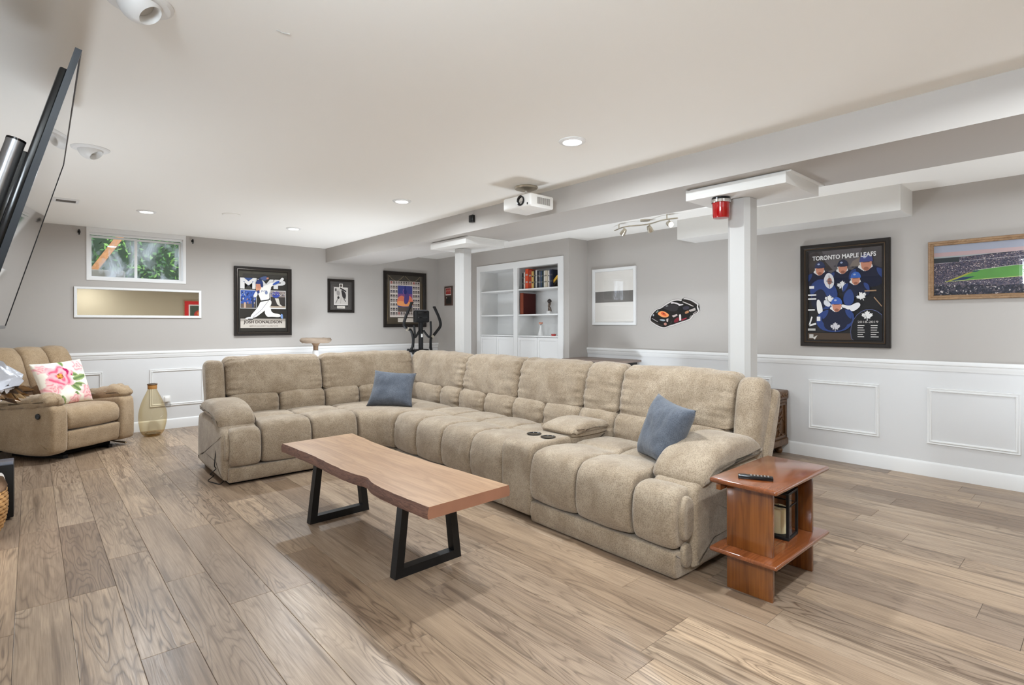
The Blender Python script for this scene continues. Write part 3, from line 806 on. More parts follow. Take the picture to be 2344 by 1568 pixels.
for yy in (-.47, .50):
    m = MB(); z1 = ZT - TH; b, tt, s_ = .185, .140, .040
    def bar(p, q, name):
        mm = MB(); p, q = Vector(p), Vector(q)
        u = Vector((0, 1, 0)); d = (q - p).normalized(); n_ = d.cross(u).normalized()
        lp = lambda c: [c + n_ * s_ / 2 + u * s_ / 2 * 1.15, c - n_ * s_ / 2 + u * s_ / 2 * 1.15, c - n_ * s_ / 2 - u * s_ / 2 * 1.15, c + n_ * s_ / 2 - u * s_ / 2 * 1.15]
        mm.ring([lp(p), lp(q)]); return mm
    lg = MB(); s2 = .04; w2 = .024
    # closed trapezoid frame, mitred: outer and inner outlines
    ow, ot = .195, .148; iw, it = .148, .112
    outer = [(-ow, 0), (ow, 0), (ot, z1), (-ot, z1)]; inner = [(-iw, .042), (iw, .042), (it, z1 - .006), (-it, z1 - .006)]
    for k_ in range(4):
        j_ = (k_ + 1) % 4
        q = [outer[k_], outer[j_], inner[j_], inner[k_]]
        lg.ring([[Vector((a, yy - w2, z)) for a, z in q], [Vector((a, yy + w2, z)) for a, z in q]])
    bmesh.ops.remove_doubles(lg.bm, verts=lg.bm.verts, dist=.0002)
    lg.build('leg', M['black'], t, 30)

# ---------------------------------------------------------------- end table, remote, lantern
t = thing('end_table', 'small varnished brown wooden end table with lower shelf beside the sofa arm', 'table', (2.603, 1.095, 0))
def slab(name, x, y, z0, z1, mat, e=.010):
    m = MB().box(-x, x, -y, y, z0, z1, bev=e, seg=3); return m.build(name, mat, t)
slab('tabletop', .305, .150, .482, .505, M['cherrytop'])
slab('shelf', .305, .150, .172, .192, M['cherrytop'], .008)
for sx in (-1, 1):
    bx('side_panel', M['cherry'], t, sx * .222 - .011, sx * .222 + .011, -.102, .102, .192, .482, bev=.003)
    bx('side_panel', M['cherry'], t, sx * .222 - .011, sx * .222 + .011, -.102, .102, 0, .172, bev=.003)
bx('cleat', M['cherry'], t, -.285, -.205, .103, .125, .450, .482, bev=.002)
rem = thing('remote_control', 'slim black remote control lying on the brown end table', 'remote', (2.415, 1.085, .505), R(27))
MB().box(-.017, .017, -.072, .072, 0, .017, bev=.005).build('body', M['blackgloss'], rem)
for i in range(6):
    for j in range(3): MB().lathe([(.001, .0185), (.003, .0185), (.0036, .0165)], 8, c=(-.009 + j * .009, -.052 + i * .014, 0)).build('button', M['grey'], rem)
MB().lathe([(.001, .018), (.010, .018), (.012, .0165)], 20, c=(0, .046, 0)).build('dial', M['black'], rem)
ln = thing('candle_lantern', 'black metal lantern with a cream candle on the end table shelf', 'lantern', (2.675, 1.093, .192), R(4))
a = .062; H = .222
m = MB().box(-a - .006, a + .006, -a - .006, a + .006, 0, .014, bev=.002); m.build('base', M['black'], ln)
m = MB().box(-a - .006, a + .006, -a - .006, a + .006, H - .012, H, bev=.002); m.ring([[Vector((x * q, y * q, z)) for x, y in ((-1, -1), (1, -1), (1, 1), (-1, 1))] for q, z in ((a * .95, H), (a * .5, H + .025))]); m.build('roof', M['black'], ln)
for sx in (-1, 1):
    for sy in (-1, 1): bx('corner_post', M['black'], ln, sx * a - .006, sx * a + .006, sy * a - .006, sy * a + .006, .014, H - .012)
for q in range(4):
    m = MB().box(-a + .006, a - .006, -a - .0015, -a + .0015, .016, H - .014); o = m.build('pane', M['pane'], ln); o.rotation_euler.z = q * PI / 2
    m = MB().box(-a + .006, a - .006, -a - .003, -a + .003, .150, .156); o = m.build('crossbar', M['black'], ln); o.rotation_euler.z = q * PI / 2
MB().lathe([(.001, .014), (.040, .014), (.041, .03), (.041, .128), (.036, .134), (.001, .128)], 28).build('candle', plain('cream_wax', srgb(226, 214, 176), .5, Subsurface__Weight=.2), ln)
MB().cyl((0, 0, .126), (0, 0, .142), .0015, n=6).build('wick', M['black'], ln)

# ---------------------------------------------------------------- carved chest behind the sofa, side table behind
t = thing('carved_chest', 'dark carved wooden chest on ball feet behind the sofa end, against the wall', 'chest', (4.98, 2.62, 0))
hx, hy, zb, zt = .265, .56, .115, .50
bx('body', M['chest'], t, -hx, hx, -hy, hy, zb, zt, bev=.006)
bx('lid', M['chest'], t, -hx - .012, hx, -hy - .015, hy + .015, zt + .004, zt + .085, bev=.012)
bx('plinth', M['chest'], t, -hx - .012, hx, -hy - .012, hy + .012, zb - .03, zb + .03, bev=.008)
for sx in (-1, 1):
    for sy in (-1, 1):
        MB().lathe([(.012, 0), (.026, .006), (.034, .03), (.024, .052), (.030, .065), (.044, .085), (.040, .10)], 20, c=(sx * (hx - .055), sy * (hy - .055), 0)).build('foot', M['chest'], t)
m = MB(); w = .022
for x0, x1, z0, z1 in ((-.215, .215, .16, .16 + w), (-.215, .215, .475 - w, .475), (-.215, -.215 + w, .16, .475), (.215 - w, .215, .16, .475)): m.box(x0, x1, -hy - .014, -hy, z0, z1, bev=.004)
m.build('panel_frame', M['chest'], t)
rr = random.Random(5)
cv = MB()
for i in range(26):
    x0, z0 = rr.uniform(-.17, .17), rr.uniform(.20, .43); a0 = rr.uniform(0, 6.28); pts = []
    for k_ in range(7):
        a0 += rr.uniform(.1, .55); x0 += .02 * math.cos(a0); z0 += .02 * math.sin(a0); pts.append((max(-.185, min(.185, x0)), -hy - .004, max(.185, min(.45, z0))))
    cv.tube(pts, [.004, .008, .009, .008, .007, .005, .002], 6)
cv.build('carving', M['chest'], t)
cv = MB()
for i in range(9): cv.tube([(-.22 + i * .054 + .014 * math.cos(q), -hy - .016, zt + .045 + .014 * math.sin(q)) for q in (0, .8, 1.6, 2.4, 3.2, 4.0, 4.8, 5.6)], .006, 6)
cv.build('lid_carving', M['chest'], t)
t = thing('side_table', 'narrow table top just showing above the sofa back under the chair rail', 'table', (4.95, 4.05, 0))
bx('tabletop', plain('grey_brown_top', srgb(128, 112, 102), .4), t, -.20, .25, -.42, .40, .765, .790, bev=.003)
bx('apron', M['darkframe'], t, -.16, .22, -.38, .37, .72, .765)
for sx in (-.15, .20):
    for sy in (-.37, .36): bx('leg', M['darkframe'], t, sx - .02, sx + .02, sy - .02, sy + .02, 0, .72)

# ---------------------------------------------------------------- recliner with floral cushion
rc = thing('recliner_chair', 'brown suede rocker recliner armchair in the far corner', 'armchair', (.455, 6.40, 0), R(37))
def rp(name, prof, w0, w1, seed, wr=.005, rnd=.03, puff=.006, parent=rc, **kw):
    m = MB(); sweep(m, prof, w0, w1, kw.pop('nw', 14), rnd, puff, wr, seed, 2, None, **kw); return m.build(name, M['recl'], parent, 180)
SIDE = [(.0, .075), (-.012, .12), (-.012, .44), (.01, .485), (.05, .50), (.30, .475), (.70, .445), (.80, .40), (.84, .25), (.80, .14), (.62, .085), (.35, .055), (.12, .052)]
for s, a, b in ((0, -.41, -.262), (1, .262, .41)):
    rp('arm', SIDE, a, b, s, .003, .03, .003)
    PAD = [(.03, .495), (.005, .53), (.05, .58), (.14, .592), (.22, .575), (.42, .550), (.60, .520), (.66, .48), (.50, .455), (.30, .465), (.12, .485)]
    rp('arm_pad', PAD, a - .012 if s == 0 else a + .002, b - .002 if s == 0 else b + .012, 5 + s, .026, .04, .010, fall=.2, nw=18)
rp('seat_cushion', [(.60, .26), (.60, .43), (.40, .445), (.15, .455), (.04, .44), (.0, .39), (.0, .30), (.03, .262), (.2, .25)], -.258, .258, 8, .004, .03, .012)
rp('footrest', [(.03, .25), (.004, .245), (.012, .16), (.02, .085), (.05, .075), (.12, .09), (.12, .25)], -.258, .258, 9, .006, .015, .004)
BK = [(.52, .47), (.54, .40), (.70, .40), (.80, .60), (.90, .84), (.895, .955), (.84, .985), (.75, .975), (.69, .90), (.635, .76), (.62, .70), (.575, .60)]
for k_, (a, b) in enumerate(((-.345, -.118), (-.118, .118), (.118, .345))): rp('back_cushion', BK, a + .001, b - .001, 11 + k_, .009, .035, .014, fall=.08)
rp('back_wrap', [(.62, .30), (.84, .30), (.90, .60), (.93, .84), (.92, .90), (.86, .90), (.76, .62)], -.32, .32, 15, .004, .04, .0)
bx('base', M['darkfabric'], rc, -.25, .25, .12, .62, .03, .09); bx('rocker_rail', M['black'], rc, -.24, -.20, .08, .66, 0, .03); bx('rocker_rail', M['black'], rc, .20, .24, .08, .66, 0, .03)
m = MB().lathe([(.001, .006), (.012, .006), (.018, .009), (.024, .006), (.026, 0)], 24, m=Matrix.Rotation(R(-90), 4, 'Y'), c=(-.415, .135, .405)); m.build('switch', M['blackgloss'], rc)
m = MB().tube([(.36, .36, .05), (.39, .2, .02), (.36, .05, .02)], .01, 8); m.build('rail', M['nickel'], rc)

rr = random.Random(11)
FLW = [(.36, .38, .30, 0), (.80, .18, .17, 1), (.86, .80, .20, 1), (.16, .62, .18, 1), (.10, .16, .12, 1), (.55, .95, .14, 1)]
LEAF = [(.62, .36, .13, .5), (.74, .46, .16, -.2), (.60, .66, .14, .9), (.72, .62, .12, .3), (.30, .92, .12, 1.2), (.60, .90, .13, 1.4), (.50, .06, .10, 1.8)]
def floral(u, v):
    c = Vector((.93, .90, .84))
    for x, y, l, a in LEAF:
        dx, dy = u - x, v - y; p = dx * math.cos(a) + dy * math.sin(a); q = -dx * math.sin(a) + dy * math.cos(a)
        k = (p / l) ** 2 + (q / (l * .42)) ** 2
        if k < 1: c = Vector((.36, .46, .28)).lerp(Vector((.62, .68, .46)), min(1, abs(q) / (l * .3)))
    for x, y, r, kd in FLW[::-1]:
        dx, dy = u - x, v - y; d = math.hypot(dx, dy) / r; a = math.atan2(dy, dx)
        pet = .86 + .14 * math.sin(a * 6 + x * 9) + .10 * noise.noise(Vector((a * 2, x * 5, 1)))
        if d < pet:
            t_ = .5 + .5 * math.sin(d * 13 + 2.2 * math.sin(a * 3 + x * 4) + noise.noise(Vector((u * 9, v * 9, 2))) * 2.4)
            if kd == 0: c2 = Vector((.94, .70, .72)).lerp(Vector((.84, .32, .44)), t_ ** 1.6 * .9)
            else: c2 = Vector((.95, .80, .78)).lerp(Vector((.87, .50, .54)), t_ ** 2 * .8)
            if d > pet * .82: c2 = c2.lerp(Vector((.93, .82, .80)), .5)
            if kd == 0 and d < .22: c2 = Vector((.86, .60, .28)) if t_ > .4 else Vector((.55, .30, .14))
            if kd == 0 and .5 < d < .8 and -1.0 < a < .3 and t_ > .6: c2 = Vector((.70, .12, .36))
            c = c2
    return srgb(*(x * 255 for x in c))
nf = NT('floral_print_cotton'); at = nf.n('ShaderNodeVertexColor', _layer_name='print'); nf.pbsdf(at.outputs[0], .85, spec=.15, normal=nf.bump(nf.noise(nf.coords(), 260.0, 2.0), .15, .003))
mw = Matrix.Translation((.455, 6.40, 0)) @ Matrix.Rotation(R(37), 4, 'Z')
pillow('floral_pillow', 'white cushion with pink peonies and green leaves on the recliner', mw @ Vector((-.265, .43, .845)), mw @ Vector((.225, .45, .865)), mw @ Vector((.205, .27, .462)), mw @ Vector((-.235, .27, .44)), .14, nf.m, n=72, colour=floral, seed=6, pinch=.03)

# ---------------------------------------------------------------- amber demijohn
vs = thing('glass_demijohn', 'big amber glass demijohn vase on the floor by the recliner', 'vase', (.985, 7.0, 0))
pr = [(.001, .012), (.05, .006), (.085, .012), (.112, .05), (.126, .11), (.133, .18), (.128, .25), (.110, .33), (.082, .41), (.058, .465), (.046, .495), (.042, .515)]
prs = spline([(a, 0, b) for a, b in pr], 4)
n_ = 40
m = MB(); wob = lambda a, z: 1 + .03 * math.sin(a * 3 + z * 9) + .02 * math.sin(a * 2 - z * 14)
m.ring([[Vector((p.x * wob(2 * PI * i / n_, p.z) * math.cos(2 * PI * i / n_), p.x * wob(2 * PI * i / n_, p.z) * math.sin(2 * PI * i / n_), p.z)) for i in range(n_)] for p in prs], True, True, False)
gb = m.build('glass_body', M['amber'], vs, 180)
MB().lathe([(.001, .016), (.05, .016), (.078, .022), (.080, .026), (.05, .022), (.001, .020)], 32).build('glass_base', pane_mat('amber_glass_thick', (.60, .50, .28, 1), 1.5), vs, 180)
m = MB().lathe([(.042, .505), (.044, .51), (.044, .548), (.036, .55), (.036, .505)], 32, cap=False); m.build('neck_wrap', plain('tan_cork', srgb(182, 128, 66), .7), vs)
m = MB().lathe([(.036, .548), (.047, .549), (.049, .556), (.046, .562), (.036, .562)], 32, cap=False); m.build('rim', plain('bronze_rim', srgb(90, 66, 40), .4), vs)

# ---------------------------------------------------------------- wall outlet with plug in
t = thing('wall_outlet', 'white wall outlet with a plugged in night light beside the vase', 'outlet', (1.168, YB - eps, .325))
bx('cover_plate', M['plastic_white'], t, -.038, .038, -.006, 0, -.06, .06, bev=.003)
bx('socket', M['white'], t, -.018, .018, -.009, -.006, -.045, -.010, bev=.002)
m = MB().box(-.026, .026, -.052, -.006, -.012, .050, bev=.012, seg=3); m.build('night_light_body', M['plastic_white'], t)
m = MB().lathe([(.001, -.07), (.022, -.066), (.030, -.040), (.026, -.012), (.018, -.008)], 20, c=(.012, -.032, -.005)); m.build('bulb_cover', pane_mat('frosted_plastic', (.92, .92, .92, 1), 1.4, .3), t)

# ---------------------------------------------------------------- flat printed pictures
class Flat:
    """coloured flat shapes printed on a board; local x right, z up, viewer on -y"""
    def __init__(s, w, h, x0=None, z0=None, y=0.0):
        s.w, s.h = w, h; s.x0 = -w / 2 if x0 is None else x0; s.z0 = -h / 2 if z0 is None else z0
        s.bm = bmesh.new(); s.mats = []; s.k = 0; s.y = y
    def _mi(s, col):
        m = col if isinstance(col, bpy.types.Material) else pcol(*col)
        if m not in s.mats: s.mats.append(m)
        return s.mats.index(m)
    def P(s, u, v): return (s.x0 + u * s.w, s.y - .00012 * s.k, s.z0 + v * s.h)
    def poly(s, pts, col):
        s.k += 1; mi = s._mi(col)
        f = s.bm.faces.new([s.bm.verts.new(s.P(u, v)) for u, v in pts]); f.material_index = mi
        bmesh.ops.triangulate(s.bm, faces=[f]) if len(pts) > 4 else None
        return s
    def rect(s, u0, v0, u1, v1, col): return s.poly([(u0, v0), (u1, v0), (u1, v1), (u0, v1)], col)
    def ell(s, u, v, a, b, col, rot=0, a0=0, a1=360, n=22):
        c, d = math.cos(R(rot)), math.sin(R(rot)); asp = s.h / s.w
        pts = []
        for i in range(n + (0 if a1 - a0 >= 360 else 1)):
            t = R(a0 + (a1 - a0) * i / n); x, y = a * math.cos(t), b * math.sin(t) * asp
            pts.append((u + x * c - y * d, v + (x * d + y * c) / asp))
        return s.poly(pts, col)
    def blob(s, pts, col, n=2): return s.poly(chaikin(pts, n), col)
    def line(s, pts, wd, col):
        for a, b in zip(pts, pts[1:]):
            d = Vector((b[0] - a[0], b[1] - a[1])); 
            if d.length < 1e-6: continue
            n_ = Vector((-d.y, d.x)).normalized() * wd / 2
            s.poly([(a[0] + n_.x, a[1] + n_.y), (b[0] + n_.x, b[1] + n_.y), (b[0] - n_.x, b[1] - n_.y), (a[0] - n_.x, a[1] - n_.y)], col); s.k -= 1
        s.k += 1; return s
    def text(s, body, u0, v0, u1, v1, col, bold=.012):
        cu = bpy.data.curves.new('t', 'FONT'); cu.body = body; cu.size = 1; cu.offset = bold; cu.resolution_u = 3
        ob = bpy.data.objects.new('t', cu); me = ob.to_mesh()
        xs = [v.co.x for v in me.vertices]; ys = [v.co.y for v in me.vertices]
        ax, bx_, ay, by = min(xs), max(xs), min(ys), max(ys)
        s.k += 1; mi = s._mi(col)
        vs = [s.bm.verts.new(s.P(u0 + (v.co.x - ax) / (bx_ - ax) * (u1 - u0), v0 + (v.co.y - ay) / (by - ay) * (v1 - v0))) for v in me.vertices]
        for p in me.polygons:
            try: f = s.bm.faces.new([vs[i] for i in p.vertices]); f.material_index = mi
            except ValueError: pass
        ob.to_mesh_clear(); bpy.data.objects.remove(ob); bpy.data.curves.remove(cu)
        return s
    def build(s, name, parent):
        for f in s.bm.faces:
            f.normal_update()
            if f.normal.y > 0: f.normal_flip()
        me = bpy.data.meshes.new(name); s.bm.to_mesh(me); s.bm.free()
        for m in s.mats: me.materials.append(m)
        o = bpy.data.objects.new(name, me); C.objects.link(o); o.parent = parent; return o

def frame_ring(w, h, prof):
    """prof: (inset from the outer edge, forward) pairs; mitred rectangle"""
    m = MB(); m.ring([[Vector((-w / 2 + i, -f, -h / 2 + i)), Vector((w / 2 - i, -f, -h / 2 + i)), Vector((w / 2 - i, -f, h / 2 - i)), Vector((-w / 2 + i, -f, h / 2 - i))] for i, f in prof], True, False, False)
    return m
def picture(name, label, cat, loc, rz, w, h, fw_, fd, fmat, lip=None, tilt=0.0, group=None, pane=True, pmat=None):
    o = thing(name, label, cat, loc, rot=(tilt, 0, rz), group=group)
    frame_ring(w, h, [(0, 0), (0, fd * .8), (.004, fd), (fw_ * .45, fd * .92), (fw_ * .6, fd * .72), (fw_ * .85, fd * .66), (fw_, fd * .45), (fw_, 0.002)]).build('frame', fmat, o, 20)
    if lip: frame_ring(w - 2 * fw_ * .58, h - 2 * fw_ * .58, [(0, fd * .6), (.001, fd * .80), (.006, fd * .82), (.010, fd * .62)]).build('frame_lip', lip, o, 20)
    bx('backing', M['mat'], o, -w / 2 + fw_ * .9, w / 2 - fw_ * .9, -.004, -.001, -h / 2 + fw_ * .9, h / 2 - fw_ * .9)
    if pane: bx('pane', M['picpane'], o, -w / 2 + fw_ * .96, w / 2 - fw_ * .96, -.0145, -.013, -h / 2 + fw_ * .96, h / 2 - fw_ * .96)
    return o, Flat(w - 2 * fw_, h - 2 * fw_, y=-.0045)
LEAFP = [(0, -.5), (.035, -.5), (.03, -.26), (.27, -.30), (.24, -.20), (.50, .02), (.43, .06), (.47, .22), (.33, .19), (.29, .26), (.17, .13), (.22, .38), (.12, .34), (0, .52)]
LEAFP = LEAFP + [(-x, y) for x, y in LEAFP[::-1][1:]]
def leaf(F, u, v, sz, col, rot=0, sq=1.0):
    asp = F.w / F.h; c, d = math.cos(R(rot)), math.sin(R(rot))
    F.poly([(u + (x * c - y * d) * sz * sq, v + (x * d + y * c) * sz * asp) for x, y in LEAFP], col)
WHT, NAVY, ROY, SKIN, BLK = (214, 212, 210), (18, 22, 46), (38, 58, 112), (186, 126, 102), (20, 18, 18)

# hockey team poster on the long wall
o, F = picture('team_poster', 'tall dark framed poster of blue hockey players with white capital title', 'poster', (XR - .004, 1.592, 1.448), R(-90), .688, .905, .060, .036, M['darkframe'], M['darkframe2'], tilt=0)
F.rect(0, 0, 1, 1, (26, 24, 26)); F.rect(0, .72, 1, 1, (66, 60, 60)); F.poly([(.2, 1), (.75, 1), (.62, .74), (.30, .72)], (92, 86, 88)); F.poly([(0, .95), (.12, 1), (.35, .78), (.0, .72)], (54, 46, 44)); F.poly([(.62, .86), (.74, .91), (.72, .80), (.58, .80)], (120, 108, 100))
for i in range(26):
    a, b = random.random(), random.uniform(.74, .96); F.rect(a, b, a + .03, b + .012, random.choice([(86, 74, 68), (54, 50, 58), (104, 92, 84)]))
def player(u, v, s, hc, facing=0, body=NAVY, sh=ROY):
    F.blob([(u - 2.4 * s, v - 2.6 * s), (u - 2.3 * s, v - .9 * s), (u - 1.1 * s, v - .25 * s), (u + 1.1 * s, v - .25 * s), (u + 2.3 * s, v - .9 * s), (u + 2.4 * s, v - 2.6 * s)], body)
    F.blob([(u - 2.35 * s, v - 1.9 * s), (u - 2.2 * s, v - .8 * s), (u - 1.2 * s, v - .45 * s), (u - 1.5 * s, v - 1.3 * s)], sh)
    F.blob([(u + 2.35 * s, v - 1.9 * s), (u + 2.2 * s, v - .8 * s), (u + 1.2 * s, v - .45 * s), (u + 1.5 * s, v - 1.3 * s)], sh)
    F.line([(u - 1.0 * s, v - .3 * s), (u - .2 * s, v - .75 * s), (u + .8 * s, v - .3 * s)], .3 * s, WHT)
    F.ell(u, v - .05 * s, .72 * s, .80 * s, SKIN); F.ell(u + .1 * s * facing, v - .60 * s, .34 * s, .18 * s, (140, 88, 68)); F.rect(u - .45 * s, v + .05 * s, u + .45 * s, v + .16 * s, (96, 60, 48))
    F.ell(u, v + .20 * s, .86 * s, .80 * s, hc, a0=0, a1=180); F.rect(u - .86 * s, v + .12 * s, u + .86 * s, v + .30 * s, hc); F.ell(u - .2 * s, v + .62 * s, .22 * s, .12 * s, (150, 160, 190))
    F.line([(u - .8 * s, v + .1 * s), (u - .6 * s, v - .7 * s)], .12 * s, WHT)
player(.17, .80, .085, (36, 44, 78)); player(.49, .80, .085, (22, 28, 56)); player(.80, .83, .100, (60, 66, 120))
F.blob([(.0, .60), (.16, .70), (.36, .64), (.44, .50), (.34, .34), (.10, .34)], ROY); F.blob([(.04, .50), (.2, .60), (.3, .44), (.2, .32), (.05, .36)], NAVY)
leaf(F, .485, .60, .15, WHT)
F.blob([(.22, .68), (.28, .76), (.36, .72), (.38, .62), (.32, .56), (.25, .60)], (206, 204, 206)); F.blob([(.27, .68), (.33, .70), (.35, .63), (.29, .61)], (150, 100, 84)); F.line([(.26, .66), (.36, .64)], .008, (80, 80, 90)); F.line([(.30, .72), (.31, .58)], .008, (80, 80, 90))
player(.665, .665, .078, (52, 92, 168)); F.blob([(.50, .50), (.60, .58), (.66, .44), (.58, .36), (.50, .40)], ROY); leaf(F, .74, .475, .14, WHT, 25)
F.line([(.78, .53), (.93, .53)], .014, (150, 120, 92)); F.line([(.9, .46), (1.0, .36)], .012, (150, 120, 92))
leaf(F, .305, .455, .13, WHT, -8); F.blob([(.12, .44), (.14, .28), (.22, .30), (.2, .40), (.16, .46)], WHT); F.blob([(.24, .46), (.34, .40), (.30, .36), (.22, .40)], (200, 200, 204))
for a, b, c_, d_ in ((0, .50, .12, .515), (0, .455, .12, .47), (0, .33, .10, .345), (.02, .58, .09, .61)): F.rect(a, b, c_, d_, WHT)
F.blob([(.46, .40), (.58, .37), (.66, .40), (.60, .33), (.5, .34)], WHT); F.blob([(.56, .36), (.70, .42), (.74, .37), (.62, .30)], (214, 212, 214))
F.blob([(.10, .26), (.30, .36), (.62, .34), (.66, .20), (.50, .08), (.16, .10)], ROY); F.blob([(.22, .24), (.40, .30), (.58, .24), (.52, .10), (.24, .10)], NAVY)
player(.41, .385, .088, (54, 86, 160), body=NAVY); leaf(F, .39, .145, .14, (190, 186, 190)); F.line([(.06, .26), (.02, .16), (.12, .18)], .02, WHT); F.rect(0, .10, .11, .125, (170, 168, 164)); F.rect(.13, .21, .18, .26, WHT)
F.rect(0, 0, 1, .075, (66, 52, 40)); F.rect(.02, .015, .08, .06, (180, 176, 170)); F.poly([(.07, .02), (.14, .05), (.10, .0)], (190, 186, 180))
F.ell(.84, .09, .245, .245, (78, 84, 120)); F.ell(.84, .09, .238, .238, (18, 16, 18)); F.rect(1.0, 0, 1.12, .3, (18, 16, 18)) if 0 else None
leaf(F, .815, .265, .15, WHT); F.text('2018-2019', .69, .185, .955, .21, (176, 170, 166))
for i in range(6):
    F.rect(.69, .155 - i * .024, .76 + .03 * random.random(), .163 - i * .024, (190, 186, 182)); F.rect(.86, .155 - i * .024, .93 + .03 * random.random(), .163 - i * .024, (190, 186, 182))
F.text('TORONTO MAPLE LEAFS', .07, .895, .93, .945, WHT, .025)
for v_ in F.bm.verts: v_.co.x = max(-F.w / 2 - .001, min(F.w / 2 + .001, v_.co.x)); v_.co.z = max(-F.h / 2 - .001, min(F.h / 2 + .001, v_.co.z))
F.build('poster_print', o)

# stadium picture
def crowd_mat(name, a, b, c, sc):
    n = NT(name); v = n.coords('Object', (1, 1, 1))
    vo = n.n('ShaderNodeTexVoronoi', Scale=sc); n.set(vo, 'Vector', v)
    f = n.n('ShaderNodeSeparateColor'); n.set(f, 0, vo.outputs['Color'])
    col = n.ramp(f.outputs[0], [(0, a), (.62, b), (.93, c), (1.0, srgb(200, 190, 186))]); n.pbsdf(col, .5, spec=.3); return n.m
cr1 = crowd_mat('stadium_crowd', srgb(34, 34, 48), srgb(74, 70, 90), srgb(120, 104, 104), 190.0)
cr2 = crowd_mat('stadium_crowd_near', srgb(16, 18, 26), srgb(40, 44, 60), srgb(96, 84, 90), 120.0)
turf = plain('stadium_turf', srgb(72, 134, 44), .5, var=.25)
o, F = picture('stadium_picture', 'wide light wood framed panorama of a stadium with green field', 'picture', (XR - .004, .455, 1.604), R(-90), 1.09, .45, .034, .030, M['oakframe'])
F.rect(0, .74, 1, 1, (148, 152, 166)); F.poly([(0, .74), (1, .74), (1, .86), (0, .86)], (172, 146, 146)); F.rect(0, .74, 1, .78, (150, 156, 158))
F.poly([(0, .74), (.16, .75), (.34, .76), (.5, .79), (1, .80), (1, .44), (0, .44)], cr1); F.line([(0, .64), (.14, .66), (.5, .69), (1, .70)], .008, (160, 156, 160)); F.rect(0, .655, .15, .75, (44, 50, 54))
F.poly([(0, 0), (1, 0), (1, .46), (0, .50)], cr1)
F.poly([(.08, .27), (.24, .47), (.44, .52), (1.0, .54), (1.0, .36), (.42, .30)], turf); F.poly([(.06, .26), (.22, .45), (.25, .46), (.10, .27)], (150, 150, 60)); F.poly([(.10, .28), (.17, .35), (.24, .35), (.16, .275)], (30, 52, 84)); F.poly([(.2, .43), (.24, .46), (.27, .465), (.25, .44)], (30, 52, 84))
F.line([(.10, .275), (.42, .305), (1, .365)], .008, (190, 200, 120)); F.line([(.24, .47), (.44, .522), (1, .545)], .006, (190, 196, 180))
F.poly([(0, 0), (1, 0), (1, .17), (.4, .16), (0, .22)], cr2)
F.build('panorama_print', o)

# batter poster on the far wall
o, F = picture('batter_poster', 'black framed MVP poster of a baseball batter in white uniform', 'poster', (2.236, YB - .004, 1.498), 0, .697, .872, .052, .034, M['darkframe'], plain('frame_lip_dark', srgb(70, 62, 54), .3, metal=.4))
F.rect(0, 0, 1, 1, (40, 36, 30)); F.rect(0, .90, 1, 1, (70, 66, 56)); F.rect(.08, .90, 1, .955, (52, 48, 42))
F.poly([(.03, .885), (.36, .885), (.36, .70), (.03, .70)], (44, 70, 122)); F.rect(.03, .70, .36, .76, (46, 44, 40))
F.text('M', .03, .705, .36, .885, WHT, .05); F.text('VP', .37, .715, .965, .875, WHT, .05)
F.rect(.03, .38, .355, .69, WHT); F.rect(.04, .39, .345, .68, (52, 84, 160))
for i in range(60):
    a, b = random.uniform(.04, .32), random.uniform(.40, .655); F.rect(a, b, a + random.uniform(.01, .03), b + random.uniform(.01, .03), random.choice([(40, 76, 170), (206, 200, 196), (120, 140, 180), (30, 40, 80), (160, 120, 100), (60, 100, 190)]))
F.rect(.04, .39, .34, .46, (96, 84, 76)); F.rect(.10, .39, .14, .48, (190, 160, 140)); F.rect(.26, .40, .30, .56, (36, 52, 92)); F.rect(.32, .39, .342, .52, (40, 40, 44))
F.rect(.63, .38, .965, .69, WHT); F.rect(.64, .40, .955, .68, (54, 48, 44)); F.rect(.64, .58, .955, .68, (140, 128, 122)); F.ell(.76, .625, .085, .05, (92, 86, 150)); F.ell(.75, .60, .07, .03, (48, 70, 160)); F.poly([(.73, .56), (.81, .56), (.84, .46), (.92, .41), (.88, .40), (.78, .46)], (206, 200, 190)); F.rect(.64, .40, .955, .425, (170, 152, 132))
for i in range(24):
    a, b = random.uniform(.64, .93), random.uniform(.60, .67); F.rect(a, b, a + .014, b + .014, random.choice([(200, 196, 190), (90, 80, 70), (80, 90, 140)]))
F.rect(.03, .06, .955, .215, (190, 182, 172)); F.rect(.03, .17, .955, .215, (158, 150, 140)); F.text('JOSH DONALDSON', .09, .118, .88, .185, (52, 40, 36), .03); F.text('AMERICAN LEAGUE MOST VALUABLE PLAYER', .20, .078, .80, .104, (110, 98, 90), .005)
# figure
UNI = (226, 222, 216); SHD = (196, 190, 184)
F.blob([(.60, .42), (.50, .34), (.56, .24), (.66, .25), (.84, .235), (.86, .29), (.66, .31), (.64, .40)], UNI); F.blob([(.84, .24), (.90, .20), (.90, .29), (.86, .30)], (120, 150, 200))
F.blob([(.44, .52), (.66, .54), (.655, .43), (.50, .34), (.34, .235), (.25, .225), (.22, .255), (.38, .40)], UNI); F.line([(.60, .52), (.45, .36), (.28, .24)], .006, (90, 90, 110)); F.blob([(.10, .215), (.22, .25), (.30, .215), (.2, .20)], WHT); F.rect(.18, .195, .28, .212, BLK)
F.blob([(.36, .66), (.42, .56), (.44, .50), (.62, .53), (.61, .64), (.66, .74), (.62, .80), (.48, .76), (.42, .72)], UNI); F.line([(.44, .505), (.60, .53)], .02, BLK); F.ell(.55, .65, .03, .03, (120, 130, 160)); F.text('JAYS', .44, .655, .56, .69, (70, 84, 130), .01)
